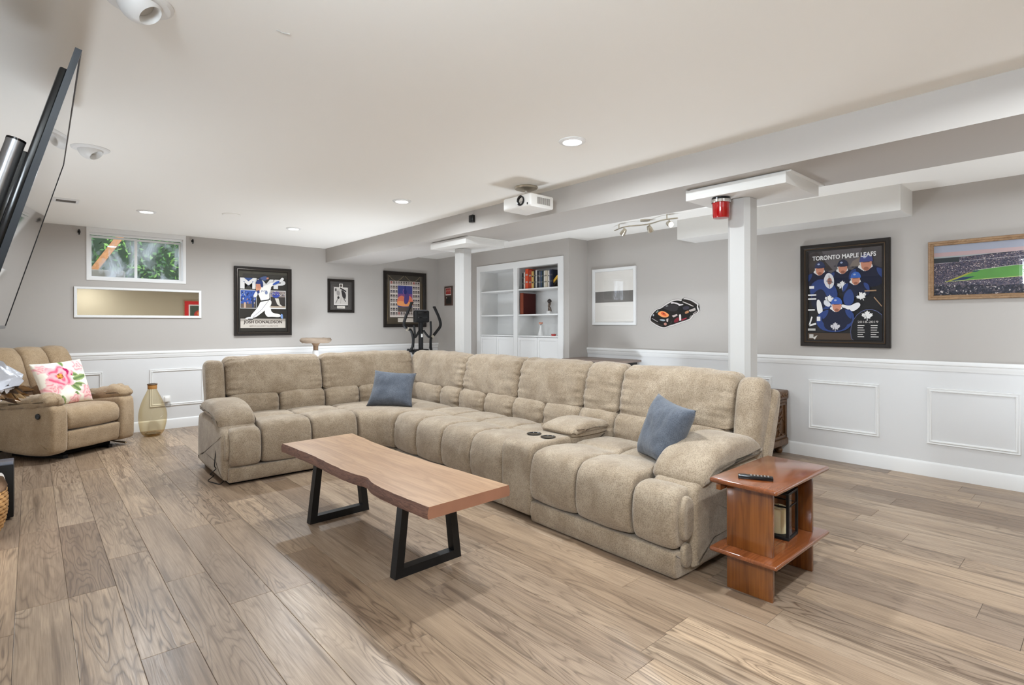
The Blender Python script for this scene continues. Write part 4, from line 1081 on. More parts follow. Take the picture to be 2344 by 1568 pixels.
F.blob([(.58, .80), (.62, .73), (.70, .78), (.84, .83), (.84, .87), (.70, .83)], UNI); F.blob([(.66, .77), (.82, .815), (.84, .87), (.72, .83)], (50, 82, 160)); F.blob([(.82, .82), (.90, .86), (.93, .90), (.88, .92), (.83, .87)], WHT)
F.blob([(.33, .70), (.34, .76), (.46, .75), (.42, .68), (.38, .64)], (196, 140, 108)); F.blob([(.34, .66), (.40, .70), (.42, .64), (.36, .62)], (40, 56, 110)); F.blob([(.30, .62), (.34, .68), (.38, .62), (.34, .56), (.28, .58)], WHT)
F.ell(.395, .765, .055, .052, SKIN); F.ell(.41, .80, .075, .06, (36, 52, 104), a0=-10, a1=190); F.blob([(.42, .80), (.49, .80), (.48, .73), (.44, .74)], (30, 44, 92))
F.line([(.40, .86), (.56, .91)], .05, (40, 50, 84)); F.blob([(.42, .90), (.54, .93), (.60, .89), (.52, .84), (.44, .87)], (70, 82, 120)); F.blob([(.55, .90), (.60, .91), (.60, .88), (.56, .87)], SKIN)
F.build('poster_print', o)

# small framed hockey card photo
o, F = picture('signed_photo', 'small black framed black and white action photo between the two large posters', 'picture', (3.276, YB - .004, 1.604), 0, .388, .470, .034, .026, M['darkframe'])
F.rect(0, 0, 1, 1, (66, 62, 60)); F.rect(.08, .06, .92, .88, (112, 106, 100)); F.rect(.09, .066, .91, .874, (60, 56, 54)); F.rect(.14, .10, .86, .83, (128, 122, 116)); F.rect(.15, .106, .85, .824, (58, 54, 52)); F.rect(.18, .18, .82, .80, (220, 214, 208)); F.rect(.21, .20, .79, .77, (196, 190, 184))
F.blob([(.5, .74), (.72, .62), (.74, .44), (.58, .42), (.54, .56)], (44, 40, 42)); F.line([(.46, .78), (.74, .66)], .05, (40, 36, 38)); F.blob([(.3, .7), (.46, .66), (.44, .5), (.3, .52)], (150, 144, 140)); F.ell(.38, .44, .05, .05, (40, 38, 38)); F.ell(.68, .44, .04, .04, (40, 38, 38)); F.line([(.26, .24), (.36, .42)], .025, (90, 84, 80)); F.line([(.62, .42), (.72, .30)], .03, (70, 66, 64)); F.line([(.48, .24), (.5, .44)], .012, (110, 104, 98)); F.rect(.22, .66, .3, .76, (90, 86, 84))
F.rect(.42, .80, .58, .93, (214, 208, 200)); F.ell(.5, .865, .05, .05, (70, 60, 56)); F.rect(.32, .06, .68, .15, (216, 210, 200)); F.rect(.36, .10, .6, .115, (120, 112, 104))
F.build('photo_print', o)

# ticket grid poster
o, F = picture('football_poster', 'large dark framed poster with a border of small cards around a blue and orange picture', 'poster', (4.308, YB - .004, 1.580), 0, .740, .848, .050, .034, M['darkframe'])
F.rect(0, 0, 1, 1, (70, 60, 46)); F.rect(.0, .85, 1, 1, (58, 52, 44))
for a0, a1 in ((.06, .46), (.50, .92)): F.line([(a0 + (a1 - a0) * i / 10, .985 - .11 * math.sin(PI * i / 10)) for i in range(11)], .008, (140, 124, 96))
F.line([(.06, .98), (.03, .06)], .006, (150, 130, 96)); F.line([(.94, .98), (.97, .06)], .006, (150, 130, 96))
F.rect(.09, .14, .91, .875, (214, 204, 196))
rr = random.Random(9)
for r_ in range(8):
    for c_ in range(12):
        u, v = .10 + c_ * .0675, .79 - r_ * .0895
        if 1 <= r_ <= 6 and 3 <= c_ <= 8: continue
        F.rect(u + .006, v + .018, u + .058, v + .078, rr.choice([(70, 62, 62), (92, 84, 82), (120, 108, 104), (150, 70, 60) if r_ in (0, 7) else (84, 80, 92), (104, 92, 84)]))
        F.rect(u + .014, v + .03, u + .05, v + .045, (180, 168, 160)); F.k -= 2
F.k += 3
F.rect(.30, .25, .70, .785, (60, 66, 134)); F.rect(.30, .50, .70, .62, (128, 76, 132)); F.blob([(.28, .52), (.40, .60), (.5, .54), (.62, .60), (.72, .50), (.70, .36), (.28, .36)], (222, 122, 92)); F.blob([(.28, .48), (.5, .46), (.72, .44), (.7, .36), (.28, .36)], (240, 160, 98)); F.blob([(.46, .50), (.5, .64), (.56, .66), (.62, .58), (.58, .42), (.48, .40)], (84, 66, 128)); F.ell(.50, .66, .05, .05, (40, 46, 110)); F.line([(.46, .72), (.44, .66), (.46, .62)], .012, (170, 110, 180)); F.rect(.485, .70, .52, .785, (36, 44, 116))
F.rect(.30, .25, .70, .35, (92, 80, 72)); F.rect(.30, .04, .72, .12, (206, 196, 184))
F.build('poster_print', o)

# plaque on the bookcase wall
o, F = picture('photo_plaque', 'tiny dark wooden plaque with a red team photo, beside the far white post', 'plaque', (XK - .002, 7.012, 1.645), R(-90), .215, .300, .012, .016, plain('plaque_wood', srgb(78, 54, 42), .35), pane=False)
F.rect(0, 0, 1, 1, (66, 50, 42)); F.rect(.06, .54, .86, .96, (206, 196, 190)); F.rect(.10, .60, .82, .94, (140, 50, 48))
for i in range(9): F.ell(.16 + i * .075, .78 + .05 * (i % 2), .03, .03, (200, 150, 130)); F.rect(.13 + i * .075, .64, .185 + i * .075, .75, (160, 60, 56)); F.k -= 2
F.k += 2; F.rect(.14, .06, .84, .46, (36, 34, 30)); F.rect(.16, .36, .26, .44, (150, 140, 126)); F.build('plaque_print', o)

# race car decal on the long wall
o = thing('car_decal', 'black race car wall decal with white outline and orange hood badge', 'decal', (XR - .001, 3.27, 1.31), R(-90))
CAR = [(320, 1075), (322, 980), (340, 890), (390, 830), (450, 740), (560, 640), (700, 600), (800, 540), (940, 440), (1050, 375), (1150, 310), (1330, 285), (1440, 305), (1490, 320), (1500, 280), (1520, 235), (1640, 245), (1800, 295), (1930, 380), (2010, 440), (1985, 520), (2005, 580), (2035, 670), (1960, 750), (1830, 820), (1790, 900), (1740, 960), (1600, 1020), (1400, 1090), (1180, 1180), (1050, 1220), (940, 1270), (880, 1305), (760, 1310), (560, 1230), (380, 1120)]
# decal artwork coordinates -> metres on the wall
import itertools
def dm(px, py): return (-(3.547 - (px - 320) * .000341) + 3.27, 1.234 + (1075 - py) * .000292 - (px - 320) * .000012 - 1.31)
F = Flat(1, 1, 0, 0, y=-.001)
cx_, cy_ = 1170, 780
def grow(p, d):
    v = Vector((p[0] - cx_, p[1] - cy_)); v = v * (1 + d / v.length); return (cx_ + v.x, cy_ + v.y)
def D(pts, col, sm=0): F.poly([dm(*p) for p in (chaikin(pts, sm) if sm else pts)], col)
D([grow(p, 62) for p in CAR], (96, 90, 86)); D([grow(p, 54) for p in CAR], (196, 190, 186)); D(CAR, (24, 20, 18), 1)
D([(760, 560), (960, 420), (1400, 470), (1300, 700), (1020, 680)], (46, 42, 44), 1); D([(1320, 560), (1480, 480), (1540, 640), (1480, 760), (1340, 720)], (14, 12, 12), 1)
D([(1080, 370), (1130, 340), (1300, 370), (1420, 420), (1530, 420), (1520, 450), (1380, 490), (1340, 440), (1200, 395), (1090, 405)], (206, 198, 198))
D([(1500, 318), (1540, 330), (1760, 420), (1900, 500), (1840, 500), (1700, 430), (1510, 350)], (196, 186, 180)); D([(1520, 240), (1650, 250), (1800, 300), (2005, 440), (1970, 490), (1800, 400), (1500, 300)], (34, 26, 22))
D([(570, 790), (700, 690), (820, 690), (980, 780), (1025, 850), (960, 920), (820, 940), (680, 880)], (232, 150, 92), 2); D([(700, 760), (790, 710), (900, 790), (940, 880), (840, 880), (740, 820)], (214, 92, 52), 2); D([(780, 760), (850, 770), (860, 820), (790, 810)], (120, 60, 40), 1)
D([(1120, 860), (1300, 790), (1330, 840), (1180, 920)], (186, 172, 168)); D([(1380, 820), (1420, 790), (1450, 830), (1455, 1020), (1390, 1040)], (218, 206, 202)); D([(1200, 1010), (1340, 900), (1390, 960), (1360, 1070), (1200, 1130)], (110, 26, 38), 1); D([(1460, 980), (1640, 910), (1640, 960), (1470, 1040)], (136, 40, 56)); D([(1580, 710), (1700, 640), (1740, 720), (1600, 790)], (170, 120, 84), 1); D([(1720, 640), (1940, 550), (1960, 640), (1760, 700)], (176, 166, 160)); D([(1860, 760), (1990, 660), (1990, 700), (1870, 800)], (150, 140, 136)); D([(1500, 520), (1700, 480), (1760, 560), (1620, 640), (1530, 620)], (56, 52, 62), 1)
D([(650, 1020), (780, 1000), (900, 1030), (830, 1080), (720, 1060)], (160, 172, 178), 1); D([(360, 985), (400, 980), (600, 1095), (590, 1115)], (170, 160, 158)); D([(340, 1050), (560, 1160), (780, 1220), (780, 1260), (540, 1210), (340, 1090)], (54, 46, 40)); D([(820, 1150), (920, 1120), (940, 1220), (850, 1240)], (180, 128, 112), 1); D([(400, 850), (440, 810), (470, 850), (430, 910)], (170, 176, 182), 1); D([(890, 490), (960, 470), (1000, 500), (920, 520)], (150, 150, 150)); D([(1040, 1180), (1100, 1060), (1140, 1040), (1110, 1180)], (44, 44, 40), 1); D([(1740, 900), (1800, 820), (1810, 860), (1760, 940)], (120, 112, 106))
D([(590, 660), (640, 690), (600, 740), (520, 770)], (120, 132, 124)); D([(920, 990), (1000, 960), (980, 1100), (930, 1080)], (190, 176, 170))
F.build('decal_print', o)

# ---------------------------------------------------------------- mirrors and interior window
o = thing('wall_mirror', 'long low white framed mirror under the basement window', 'mirror', (.932, YB - .002, 1.446), 0)
frame_ring(1.188, .328, [(0, 0), (0, .016), (.003, .018), (.022, .018), (.026, .008), (.026, .002)]).build('frame', M['white'], o)
bx('mirror_glass', M['mirror'], o, -.570, .570, -.008, -.003, -.140, .140)
for a in (-.16, .42): bx('clip', M['plastic_white'], o, a - .004, a + .004, -.021, -.017, .145, .162)
o = thing('framed_panel_window', 'white framed wall window with white panels above and below a dark glass strip', 'window', (XR - .002, 4.062, 1.530), R(-90))
frame_ring(.648, .690, [(0, 0), (0, .020), (.004, .024), (.030, .022), (.034, .012), (.038, .012), (.040, .004)]).build('frame', M['white'], o)
pw = plain('white_panel_board', srgb(226, 222, 216), .6)
bx('upper_panel', pw, o, -.285, .285, -.012, -.004, .065, .305); bx('lower_panel', pw, o, -.285, .285, -.012, -.004, -.305, -.070)
bx('dark_strip', plain('strip_grey', srgb(110, 106, 102), .5), o, -.285, .285, -.006, -.003, -.075, .07)
bx('pane', pane_mat('window_glazing', ior=1.6), o, -.288, .288, -.017, -.0145, -.308, .308)
o, F = picture('red_picture', 'red matted framed picture on the wall behind the camera', 'picture', (3.45, YF + .002, 1.50), PI, 1.0, .70, .03, .02, M['oakframe'])
F.rect(0, 0, 1, 1, (190, 34, 30)); F.rect(.22, .18, .9, .86, (214, 206, 196)); F.rect(.25, .22, .87, .82, (70, 78, 60)); F.blob([(.4, .3), (.5, .6), (.7, .66), (.8, .4), (.6, .26)], (176, 54, 40)); F.ell(.62, .5, .08, .08, (210, 120, 60)); F.build('picture_print', o)

# ---------------------------------------------------------------- built-in bookcase with its things
KX = XK - .016
bc = thing('bookcase', 'white built in bookcase with open shelves above four panel doors', 'bookcase', (XK, 5.423, 0), R(-90))
W_ = M['white']
m = MB()
m.box(-.86, -.777, -.016, .0, 0, 2.04).box(.775, .86, -.016, .0, 0, 2.04).box(-.777, .775, -.016, 0, 1.955, 2.04).box(-.052, .027, -.016, .018, 0, 1.955)
m.build('face_frame', W_, bc)
m = MB(); m.box(-.80, .80, .315, .325, 0, 1.97); m.build('back_panel', W_, bc)
for xx in (-.79, .775): bx('side_panel', W_, bc, xx, xx + .015, .0, .315, 0, 1.97)
bx('divider', W_, bc, -.022, -.003, .018, .315, 0, 1.97); bx('top_panel', W_, bc, -.775, .775, .0, .315, 1.957, 1.97)
for x0, x1 in ((-.775, -.022), (-.003, .775)):
    for z in (1.652, 1.312, 1.03): bx('shelf', W_, bc, x0, x1, .0 if z > 1.04 else -.004, .315, z, z + .018, bev=.002)
def door(x0, x1):
    z0, z1, s = .12, 1.025, .038
    m = MB(); m.box(x0, x0 + s, -.014, .002, z0, z1).box(x1 - s, x1, -.014, .002, z0, z1).box(x0 + s, x1 - s, -.014, .002, z0, z0 + s).box(x0 + s, x1 - s, -.014, .002, z1 - s, z1)
    d = m.build('door', W_, bc); bx('door_panel', W_, d, x0 + s, x1 - s, -.004, .0, z0 + s, z1 - s)
for a in ((-.774, -.420), (-.414, -.056), (.031, .400), (.406, .772)): door(*a)
bx('toe_kick', W_, bc, -.777, .775, .004, .016, 0, .118)
# books: y spans on the upper right shelf
BOOKS = [(5.352, 5.312, .215, (26, 26, 28), 'thin black paperback first on the upper bookcase shelf'), (5.308, 5.290, .22, (206, 196, 186), 'thin white spined book beside the tall orange book'), (5.285, 5.228, .265, (196, 72, 40), 'tall orange hardback book on the upper bookcase shelf'),
 (5.224, 5.166, .245, (150, 56, 34), 'dark red book with orange cover beside the tall orange book'), (5.162, 5.118, .225, (190, 158, 92), 'mustard yellow book on the upper bookcase shelf'), (5.114, 5.090, .235, (46, 40, 36), 'dark brown slim book next to the mustard book'), (5.086, 5.066, .235, (200, 198, 194), 'white slim book in the middle of the upper shelf row'),
 (5.062, 5.018, .225, (44, 46, 54), 'wide dark navy book in the middle of the row'), (5.014, 4.992, .215, (96, 100, 108), 'slate blue thin book after the wide navy book'), (4.988, 4.966, .215, (64, 80, 104), 'mid blue thin book on the upper bookcase shelf'), (4.962, 4.938, .220, (38, 52, 50), 'dark green black thin book'), (4.934, 4.912, .215, (206, 204, 200), 'pale grey thin book before the cream books'),
 (4.908, 4.872, .215, (196, 186, 166), 'cream thick book near the end of the row'), (4.868, 4.832, .212, (212, 208, 200), 'off white thick book near the end of the row'), (4.828, 4.806, .225, (58, 62, 84), 'indigo thin book near the end of the row'), (4.802, 4.786, .225, (34, 38, 54), 'black blue thin book last upright in the row')]
zs = 1.670
for y1, y0, hh, col, lab in BOOKS:
    b = thing('book', lab, 'book', (XK, (y0 + y1) / 2, zs), R(-90), 'books on the upper shelf')
    t_ = (y1 - y0) / 2; d0 = .020 + .012 * ((hash(lab) % 7) / 7 if 0 else (len(lab) % 5) / 5); dp = d0 + .16
    MB().box(-t_, t_, d0, dp, 0, hh, bev=.002).build('cover', pcol(*col), b)
    bx('page_block', pcol(226, 220, 206), b, -t_ + .002, t_ - .002, d0 + .01, dp - .002, hh - .001, hh + .0006)
    gm = sum(col) // 3; lc = (gm + 60, gm + 58, gm + 54) if sum(col) < 400 else (gm - 80, gm - 84, gm - 90)
    for q in (.30, .66): bx('spine_band', pcol(*lc), b, -t_ * .6, t_ * .6, d0 - .0008, d0 + .002, hh * q, hh * (q + .08))
b = thing('book', 'yellow book lying slanted at the end of the upper shelf', 'book', (XK + .05, 4.745, zs), rot=(0, 0, 0), group='books on the upper shelf')
for nm, cc, g_ in (('cover', (214, 168, 60), 0), ('page_block', (226, 220, 206), 1)):
    mm = MB().box(0 + g_ * .003, .14, -.060, .075 - g_ * .003, .0 + g_ * .004, .030 - g_ * .004, bev=.002); mm.build(nm, pcol(*cc), b).rotation_euler = (R(-42), 0, 0)
b.location.z = zs + .088
b = thing('book', 'dark slanted book under the yellow one at the end of the shelf', 'book', (XK + .05, 4.745, zs), rot=(0, 0, 0), group='books on the upper shelf')
for nm, cc, g_ in (('cover', (44, 38, 30), 0), ('page_block', (214, 206, 190), 1)):
    mm = MB().box(0 + g_ * .003, .14, -.045, .06 - g_ * .003, .0 + g_ * .004, .026 - g_ * .004, bev=.002); mm.build(nm, pcol(*cc), b).rotation_euler = (R(-42), 0, 0)
b.location.z = zs + .042
cdm = plain('woven_tan_box', srgb(168, 148, 120), .8, var=.4, bump=.5, bscale=60)
b = thing('card_box', 'tan patterned box standing behind the slanted books', 'box', (XK + .215, 4.735, zs), 0); bx('body', cdm, b, -.02, .05, -.055, .055, 0, .235, bev=.002); bx('lid', cdm, b, -.022, .052, -.057, .057, .235, .262, bev=.002)
b = thing('maroon_binder', 'large dark maroon binder on the middle bookcase shelf', 'box', (XK, 5.362, 1.330), R(-90))
bx('body', pcol(68, 14, 9), b, -.026, .028, .036, .27, 0, .285, bev=.004); bx('spine', pcol(120, 54, 32), b, -.029, .031, .026, .040, 0, .287, bev=.003)
b = thing('figurine', 'small dark figurine trophy on a white base on the middle shelf', 'figurine', (XK + .10, 4.905, 1.330), R(-90))
MB().box(-.030, .030, -.026, .026, 0, .040, bev=.003).build('base', W_, b)
m = MB(); fc = plain('pewter_figure', srgb(110, 96, 86), .35, metal=.6)
m.tube(spline([(.02, 0, .03), (.008, 0, .075), (-.012, 0, .10), (-.006, 0, .135), (-.014, 0, .15)], 6), [.016 - .00025 * i for i in range(25)], 10); m.tube(spline([(-.02, 0, .04), (-.012, 0, .09), (.012, 0, .12), (.016, 0, .15)], 6), .008, 8)
m.build('body', fc, b, 180); MB().lathe([(.001, -.03), (.02, -.022), (.03, 0), (.02, .022), (.001, .03)], 20, c=(0, 0, .165)).build('head_ball', plain('dark_bronze', srgb(52, 42, 38), .3), b, 180)
b = thing('bud_vase', 'slim white vase holding a shell pink bud on the lower shelf', 'vase', (XK + .10, 5.065, 1.048), 0)
MB().lathe([(.001, .001), (.040, .0), (.041, .006), (.030, .045), (.017, .09), (.013, .12), (.016, .135), (.012, .135), (.009, .12)], 24, cap=True).build('vase_body', W_, b, 180)
m = MB(); 
for i in range(5):
    a = i * 1.257; m.lathe([(.001, -.012), (.012, -.004), (.013, .006), (.001, .022)], 10, m=Matrix.Translation((.014 * math.cos(a), .014 * math.sin(a), .160)) @ Matrix.Rotation(.5, 4, Vector((-math.sin(a), math.cos(a), 0))))
m.build('bud', pcol(206, 150, 128), b, 180); MB().cyl((0, 0, .11), (0, 0, .155), .004, n=8).build('stem', pcol(90, 80, 60), b)
b = thing('red_ornament', 'tiny red crown shaped ornament on the lower bookcase shelf', 'ornament', (XK + .06, 4.795, 1.048), 0)
m = MB(); n_ = 14
m.ring([[Vector((.026 * math.cos(2 * PI * i / n_), .026 * math.sin(2 * PI * i / n_), 0)) for i in range(n_)], [Vector((.032 * math.cos(2 * PI * i / n_), .032 * math.sin(2 * PI * i / n_), .016 + (.014 if i % 2 else 0))) for i in range(n_)]], True, True, False); m.build('band', pcol(186, 62, 58), b)
MB().lathe([(.001, .022), (.016, .014), (.02, 0)], 14).build('cap', pcol(206, 96, 86), b)

# ---------------------------------------------------------------- television on its tilting mount
tv = thing('television', 'large wall mounted black television tilted forward, seen almost edge on', 'television', (.108, 1.950, 1.978), rot=(0, 0, 0))
tm = Matrix.Rotation(R(-.49), 4, 'Z') @ Matrix.Rotation(R(14.92), 4, 'Y')
def tbox(name, mat, x0, x1, y0, y1, z0, z1, bev=0.0, parent=tv):
    return MB().box(x0, x1, y0, y1, z0, z1, bev=bev, mat=None).build(name, mat, parent)
tv.rotation_euler = tm.to_euler()
tbox('back_shell', M['blackgloss'], -.034, -.010, .05, 1.39, -.77, -.05, .006)
m = MB(); e = .007
m.box(-.014, .002, 0, e, -.82, 0).box(-.014, .002, 1.44 - e, 1.44, -.82, 0).box(-.014, .002, e, 1.44 - e, -e, 0).box(-.014, .002, e, 1.44 - e, -.82, -.82 + e * 2); m.build('bezel', M['bezel'], tv)
tbox('screen', M['screen'], -.008, 0.0, e, 1.44 - e, -.82 + 2 * e, -e)
tbox('mount_plate', M['black'], -.070, -.034, .09, .16, -.70, -.38, .004)
tbox('mount_rail', M['black'], -.040, -.026, .07, .10, -.72, -.325, .003)
m = MB().cyl((-.064, .060, -.76), (-.064, .060, -.300), .021, n=24); sbm = m.build('speaker_bar', M['silver'], tv); MB().cyl((-.064, .060, -.300), (-.064, .060, -.294), .0215, n=24).build('end_cap', M['blackgloss'], sbm)
m = MB().box(-.066, -.030, .064, .10, -.76, -.315, bev=.006); m.build('speaker_back', M['blackgloss'], tv)
arm = MB().box(-.55, -.06, .60, .66, -.46, -.40, bev=.004).build('wall_arm', M['black'], tv)
tbox('wall_bracket', M['black'], -.13, -.085, .5, .9, -.55, -.30, .004)

# ---------------------------------------------------------------- elliptical trainer behind the sofa
el = thing('elliptical_trainer', 'black elliptical trainer with curved handlebars behind the sofa', 'exercise machine', (3.88, 6.2, 0))
def rel(L, y): return [(x - 3.88, y, z) for x, z in L]
def tb(name, pts, r, mat=M['black'], n=6): return MB().tube(spline(pts, n), r, 10).build(name, mat, el, 180)
hL = rel([(3.729, 1.484), (3.65, 1.328), (3.612, 1.20), (3.66, 1.14)], -.03); hR = rel([(4.118, 1.434), (4.196, 1.286), (4.217, 1.184), (4.159, 1.107), (4.085, 1.03)], .03)
tb('handlebar', hL, .019); tb('handlebar', hR, .019)
tb('handlebar_arm', rel([(3.66, 1.14), (3.715, 1.117), (3.748, 1.013), (3.735, .90), (3.68, .84)], -.03), .018); tb('handlebar_arm', rel([(4.085, 1.03), (4.06, 1.0), (4.058, .90), (4.075, .78), (4.08, .55)], .03), .018)
for q in (hL[-1], hR[-1]): MB().cyl((q[0] - .014, q[1], q[2] - .012), (q[0] + .014, q[1], q[2] + .012), .022, n=14).build('collar', M['nickel'], el)
for q, s in ((hL[0], 1), (hR[0], 1)): MB().lathe([(.001, -.008), (.022, -.006), (.024, .002), (.018, .010), (.001, .012)], 14, c=q).build('end_cap', M['black'], el)
tb('mast', [(.0, .0, .30), (.004, .0, .8), (.0, .0, 1.30)], .032)
bx('mast_badge', M['plastic_white'], el, -.014, .014, -.036, -.030, 1.03, 1.075, bev=.003)
MB().box(-.11, .11, -.055, .02, 1.225, 1.385, bev=.020, seg=3).build('console', M['black'], el)
bx('console_screen', M['blackgloss'], el, -.075, .075, -.058, -.054, 1.28, 1.365, bev=.002); bx('console_visor', M['silver'], el, -.09, .10, -.03, .02, 1.383, 1.392, bev=.003)
tb('pulse_grip', [(-.03, -.02, 1.12), (-.10, -.03, 1.03), (-.115, -.04, 1.10), (-.13, -.05, 1.19)], .014); tb('pulse_grip', [(.03, -.02, 1.12), (.11, -.03, 1.03), (.135, -.04, 1.08), (.125, -.05, 1.24)], .014)
tb('pulse_cable', [(-.115, -.04, 1.04), (-.118, -.03, .9), (-.10, -.02, .78)], .0025); tb('pulse_cable', [(.118, -.04, 1.04), (.118, -.03, .9), (.10, -.02, .78)], .0025)
bx('pivot_box', M['black'], el, -.11, .10, -.05, .05, .80, .87, bev=.012); tb('pivot_axle', [(-.20, 0, .865), (-.10, 0, .84), (.0, 0, .83), (.12, 0, .82), (.20, 0, .77)], .02)
MB().box(-.18, .18, -.03, .42, .08, .62, bev=.08, seg=3).build('flywheel_housing', M['plastic_white'], el)
bx('base_rail', M['black'], el, -.04, .04, -.65, .75, .03, .10, bev=.01)
for yy in (-.62, .70): MB().cyl((-.28, yy, .032), (.28, yy, .032), .032, n=14).build('stabiliser', M['black'], el)
for s in (-1, 1):
    tb('pedal_arm', [(s * .18, .2, .30), (s * .17, -.3, .26), (s * .16, -.45, .34)], .02); bx('pedal', M['black'], el, s * .17 - .07, s * .17 + .07, -.52, -.18, .30, .33, bev=.01)
# the white part showing under the mast
bx('shroud', M['plastic_white'], el, -.035, .035, -.040, -.032, .78, .85, bev=.004)

# ---------------------------------------------------------------- cat perch behind the left sofa back
cp = thing('cat_perch', 'beige plush topped cat perch on a pale post behind the left sofa back', 'cat tree', (2.745, 6.90, 0))
plush = plain('beige_plush', srgb(150, 134, 118), .98, var=.25, bump=.9, bscale=70, spec=.1)
m = MB(); n_ = 36
pr = [(.10, .975), (.165, .965), (.19, .985), (.195, 1.005), (.180, 1.028), (.155, 1.028), (.14, 1.008), (.10, 1.002), (.001, 1.0)]
m.ring([[Vector(((r + .006 * noise.noise(Vector((i * .7, z * 30, 0)))) * math.cos(2 * PI * i / n_), (r + .006 * noise.noise(Vector((i * .7, z * 30, 0)))) * math.sin(2 * PI * i / n_), z + .006 * noise.noise(Vector((i * .5, r * 20, 3))))) for i in range(n_)] for r, z in pr], True, True, True); m.build('perch_bed', plush, cp, 180)
MB().lathe([(.03, .86), (.032, .93), (.06, .97), (.10, .978)], 24).build('neck', plain('brown_plush', srgb(128, 104, 82), .98, var=.2, bump=.8, bscale=70), cp)
MB().lathe([(.038, .03), (.040, .04), (.040, .86), (.036, .87)], 24).build('pole', M['white'], cp)
MB().lathe([(.001, 0), (.20, 0), (.205, .015), (.20, .03), (.001, .03)], 32).build('base', plush, cp)

# ---------------------------------------------------------------- left edge: subwoofer, basket, bouquet, cable
sw = thing('subwoofer', 'black box speaker on the floor at the left edge, basket in front', 'speaker', (-.245, 4.66, 0))
bx('cabinet', M['black'], sw, -.165, .163, -.10, .10, .012, .340, bev=.006); bx('top_panel', plain('slate_gloss_top', srgb(92, 98, 112), .25), sw, -.163, .161, -.098, .098, .338, .345, bev=.002)
for sx in (-1, 1):
    for sy in (-1, 1): MB().cyl((sx * .13, sy * .08, 0), (sx * .13, sy * .08, .014), .016, n=12).build('foot', M['black'], sw)
MB().cyl((0, -.100, .18), (0, -.105, .18), .11, n=36).build('grille', M['darkfabric'], sw)
bk = thing('wicker_basket', 'round woven rush basket with a white furry blanket, at the left edge', 'basket', (-.285, 4.26, 0))
wk_ = plain('woven_rush', srgb(176, 132, 80), .75, var=.35, bump=.3, bscale=120)
prb = [(.115, 0), (.150, .05), (.168, .12), (.174, .19), (.170, .25), (.163, .29)]
ps = spline([(a, 0, b) for a, b in prb], 6)
for k_ in range(13):
    z = .012 + k_ * .0225
    r_ = next((a.x + (b.x - a.x) * (z - a.z) / (b.z - a.z) for a, b in zip(ps, ps[1:]) if a.z <= z <= b.z), .163)
    pts = []
    for i in range(73):
        a = 2 * PI * i / 72; w_ = .005 * math.sin(a * 26 + k_ * PI)
        pts.append(((r_ + w_) * math.cos(a), (r_ + w_) * math.sin(a), z + .003 * math.cos(a * 26 + k_ * PI)))
    MB().tube(pts, .0125, 6, cap=False).build('rush_coil', wk_, bk, 180)
MB().lathe([(.001, .004), (.11, .004), (.112, .012), (.001, .012)], 32).build('bottom', wk_, bk)
fur = plain('white_fur', srgb(216, 210, 204), .98, var=.15, bump=1.0, bscale=45, spec=.1)
m = MB(); n_ = 40
m.ring([[Vector((r * (1 + .06 * noise.noise(Vector((i * .6, z * 14, 0)))) * math.cos(2 * PI * i / n_), r * (1 + .06 * noise.noise(Vector((i * .6, z * 14, 0)))) * math.sin(2 * PI * i / n_), z + .03 * noise.noise(Vector((i * .45, r * 16, 2))))) for i in range(n_)] for r, z in ((.14, .24), (.165, .285), (.175, .305), (.165, .335), (.12, .355), (.06, .362), (.001, .365))], True, True, True)
bl = m.build('fur_blanket', fur, bk, 180)
fb = plain('brown_fur', srgb(96, 74, 56), .98, var=.4, bump=1.0, bscale=45, spec=.1)
m = MB(); m.ring([[Vector((.10 + r * (1 + .2 * noise.noise(Vector((i * .8, z * 20, 0)))) * math.cos(2 * PI * i / 20), -.07 + r * math.sin(2 * PI * i / 20), z)) for i in range(20)] for r, z in ((.07, .27), (.085, .30), (.07, .345), (.001, .36))]); m.build('fur_throw', fb, bk, 180)
bq = thing('dried_bouquet', 'bouquet of bronze dried leaves in crumpled silver plastic wrap, at the left edge', 'bouquet', (-.205, 4.66, .345))
MB().lathe([(.001, 0), (.035, 0), (.042, .03), (.04, .14), (.026, .22), (.022, .30), (.028, .34), (.022, .34)], 24).build('vase', plain('grey_stoneware', srgb(150, 146, 142), .5), bq, 180)
rr = random.Random(21)
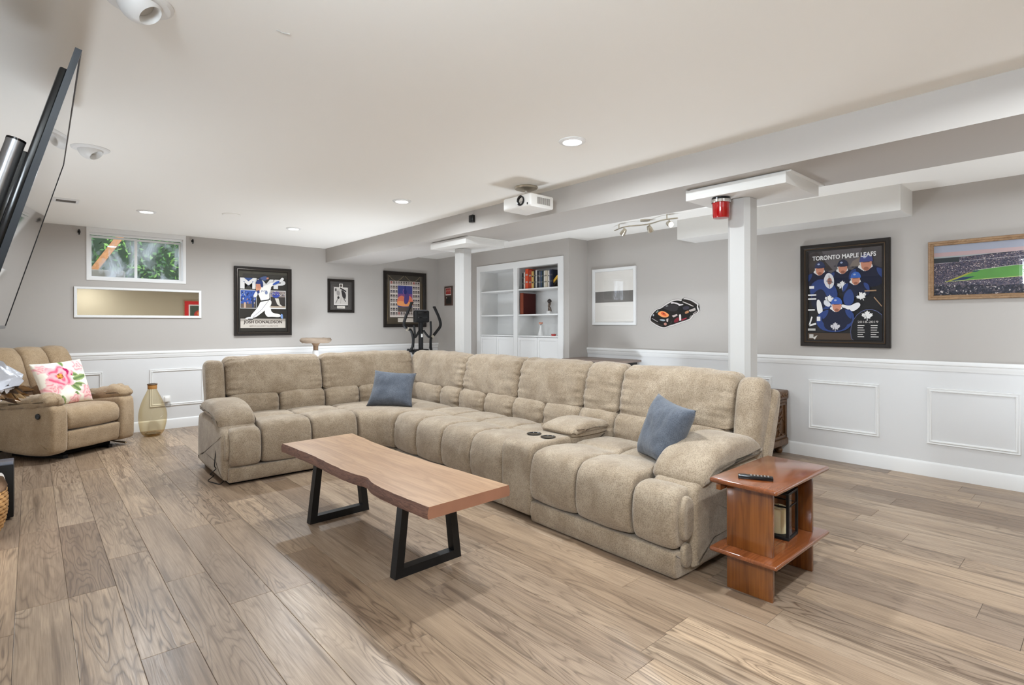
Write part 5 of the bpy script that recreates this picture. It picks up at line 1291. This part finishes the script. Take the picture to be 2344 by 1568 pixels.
lm = [plain('bronze_leaf', srgb(128, 92, 52), .35, metal=.4, var=.3), plain('tan_leaf', srgb(178, 146, 104), .6, var=.3), plain('dark_leaf', srgb(70, 50, 30), .5)]
m = MB()
for i in range(170):
    a = rr.uniform(0, 6.28); el_ = rr.uniform(-.5, .9); L_ = rr.uniform(.07, .12); p0 = Vector((.05 * math.cos(a), .05 * math.sin(a), .40 + rr.uniform(0, .06)))
    d_ = Vector((math.cos(a) * math.cos(el_), math.sin(a) * math.cos(el_), math.sin(el_) * .5)); p1 = p0 + d_ * rr.uniform(.02, .07); s_ = d_.orthogonal().normalized() * .02; dn = Vector((0, 0, -.02))
    m.mi = rr.randrange(3); m.face([p1, p1 + d_ * L_ * .5 + s_, p1 + d_ * L_ + dn, p1 + d_ * L_ * .5 - s_])
m.build('dried_leaves', lm, bq, 0)['kind'] = 'stuff'
m = MB(); n_ = 34
def crump(r, z, i, s_): return Vector((r * (1 + .18 * noise.noise(Vector((i * .55, z * 12, s_)))) * math.cos(2 * PI * i / n_), r * (1 + .18 * noise.noise(Vector((i * .55, z * 12, s_ + 4)))) * math.sin(2 * PI * i / n_), z + .045 * noise.noise(Vector((i * .9, r * 40, s_)))))
m.ring([[crump(r, z, i, 1) for i in range(n_)] for r, z in ((.15, .47), (.165, .50), (.155, .53), (.13, .56), (.105, .585), (.075, .605), (.04, .62), (.001, .625))], True, False, True)
m.build('plastic_wrap', plain('crumpled_silver_film', srgb(196, 198, 206), .32, metal=.1, bump=1.0, bscale=45), bq, 60)
m = MB(); m.ring([[crump(r, z, i, 3) for i in range(n_)] for r, z in ((.09, .40), (.115, .42), (.135, .45), (.12, .47))], True, False, False); m.build('plastic_wrap', plain('crumpled_white_film', srgb(214, 206, 204), .3, bump=.8, bscale=30), bq, 60)
fc_ = MB().tube(spline([(-.40, 6.2, .006), (-.33, 6.7, .006), (-.28, 7.0, .006), (-.14, 7.08, .006), (.10, 7.10, .006), (.45, 7.18, .006)], 8), .006, 6).build('floor_cable', M['black']); tag(fc_, 'black cable running over the floor behind the recliner', 'cable')
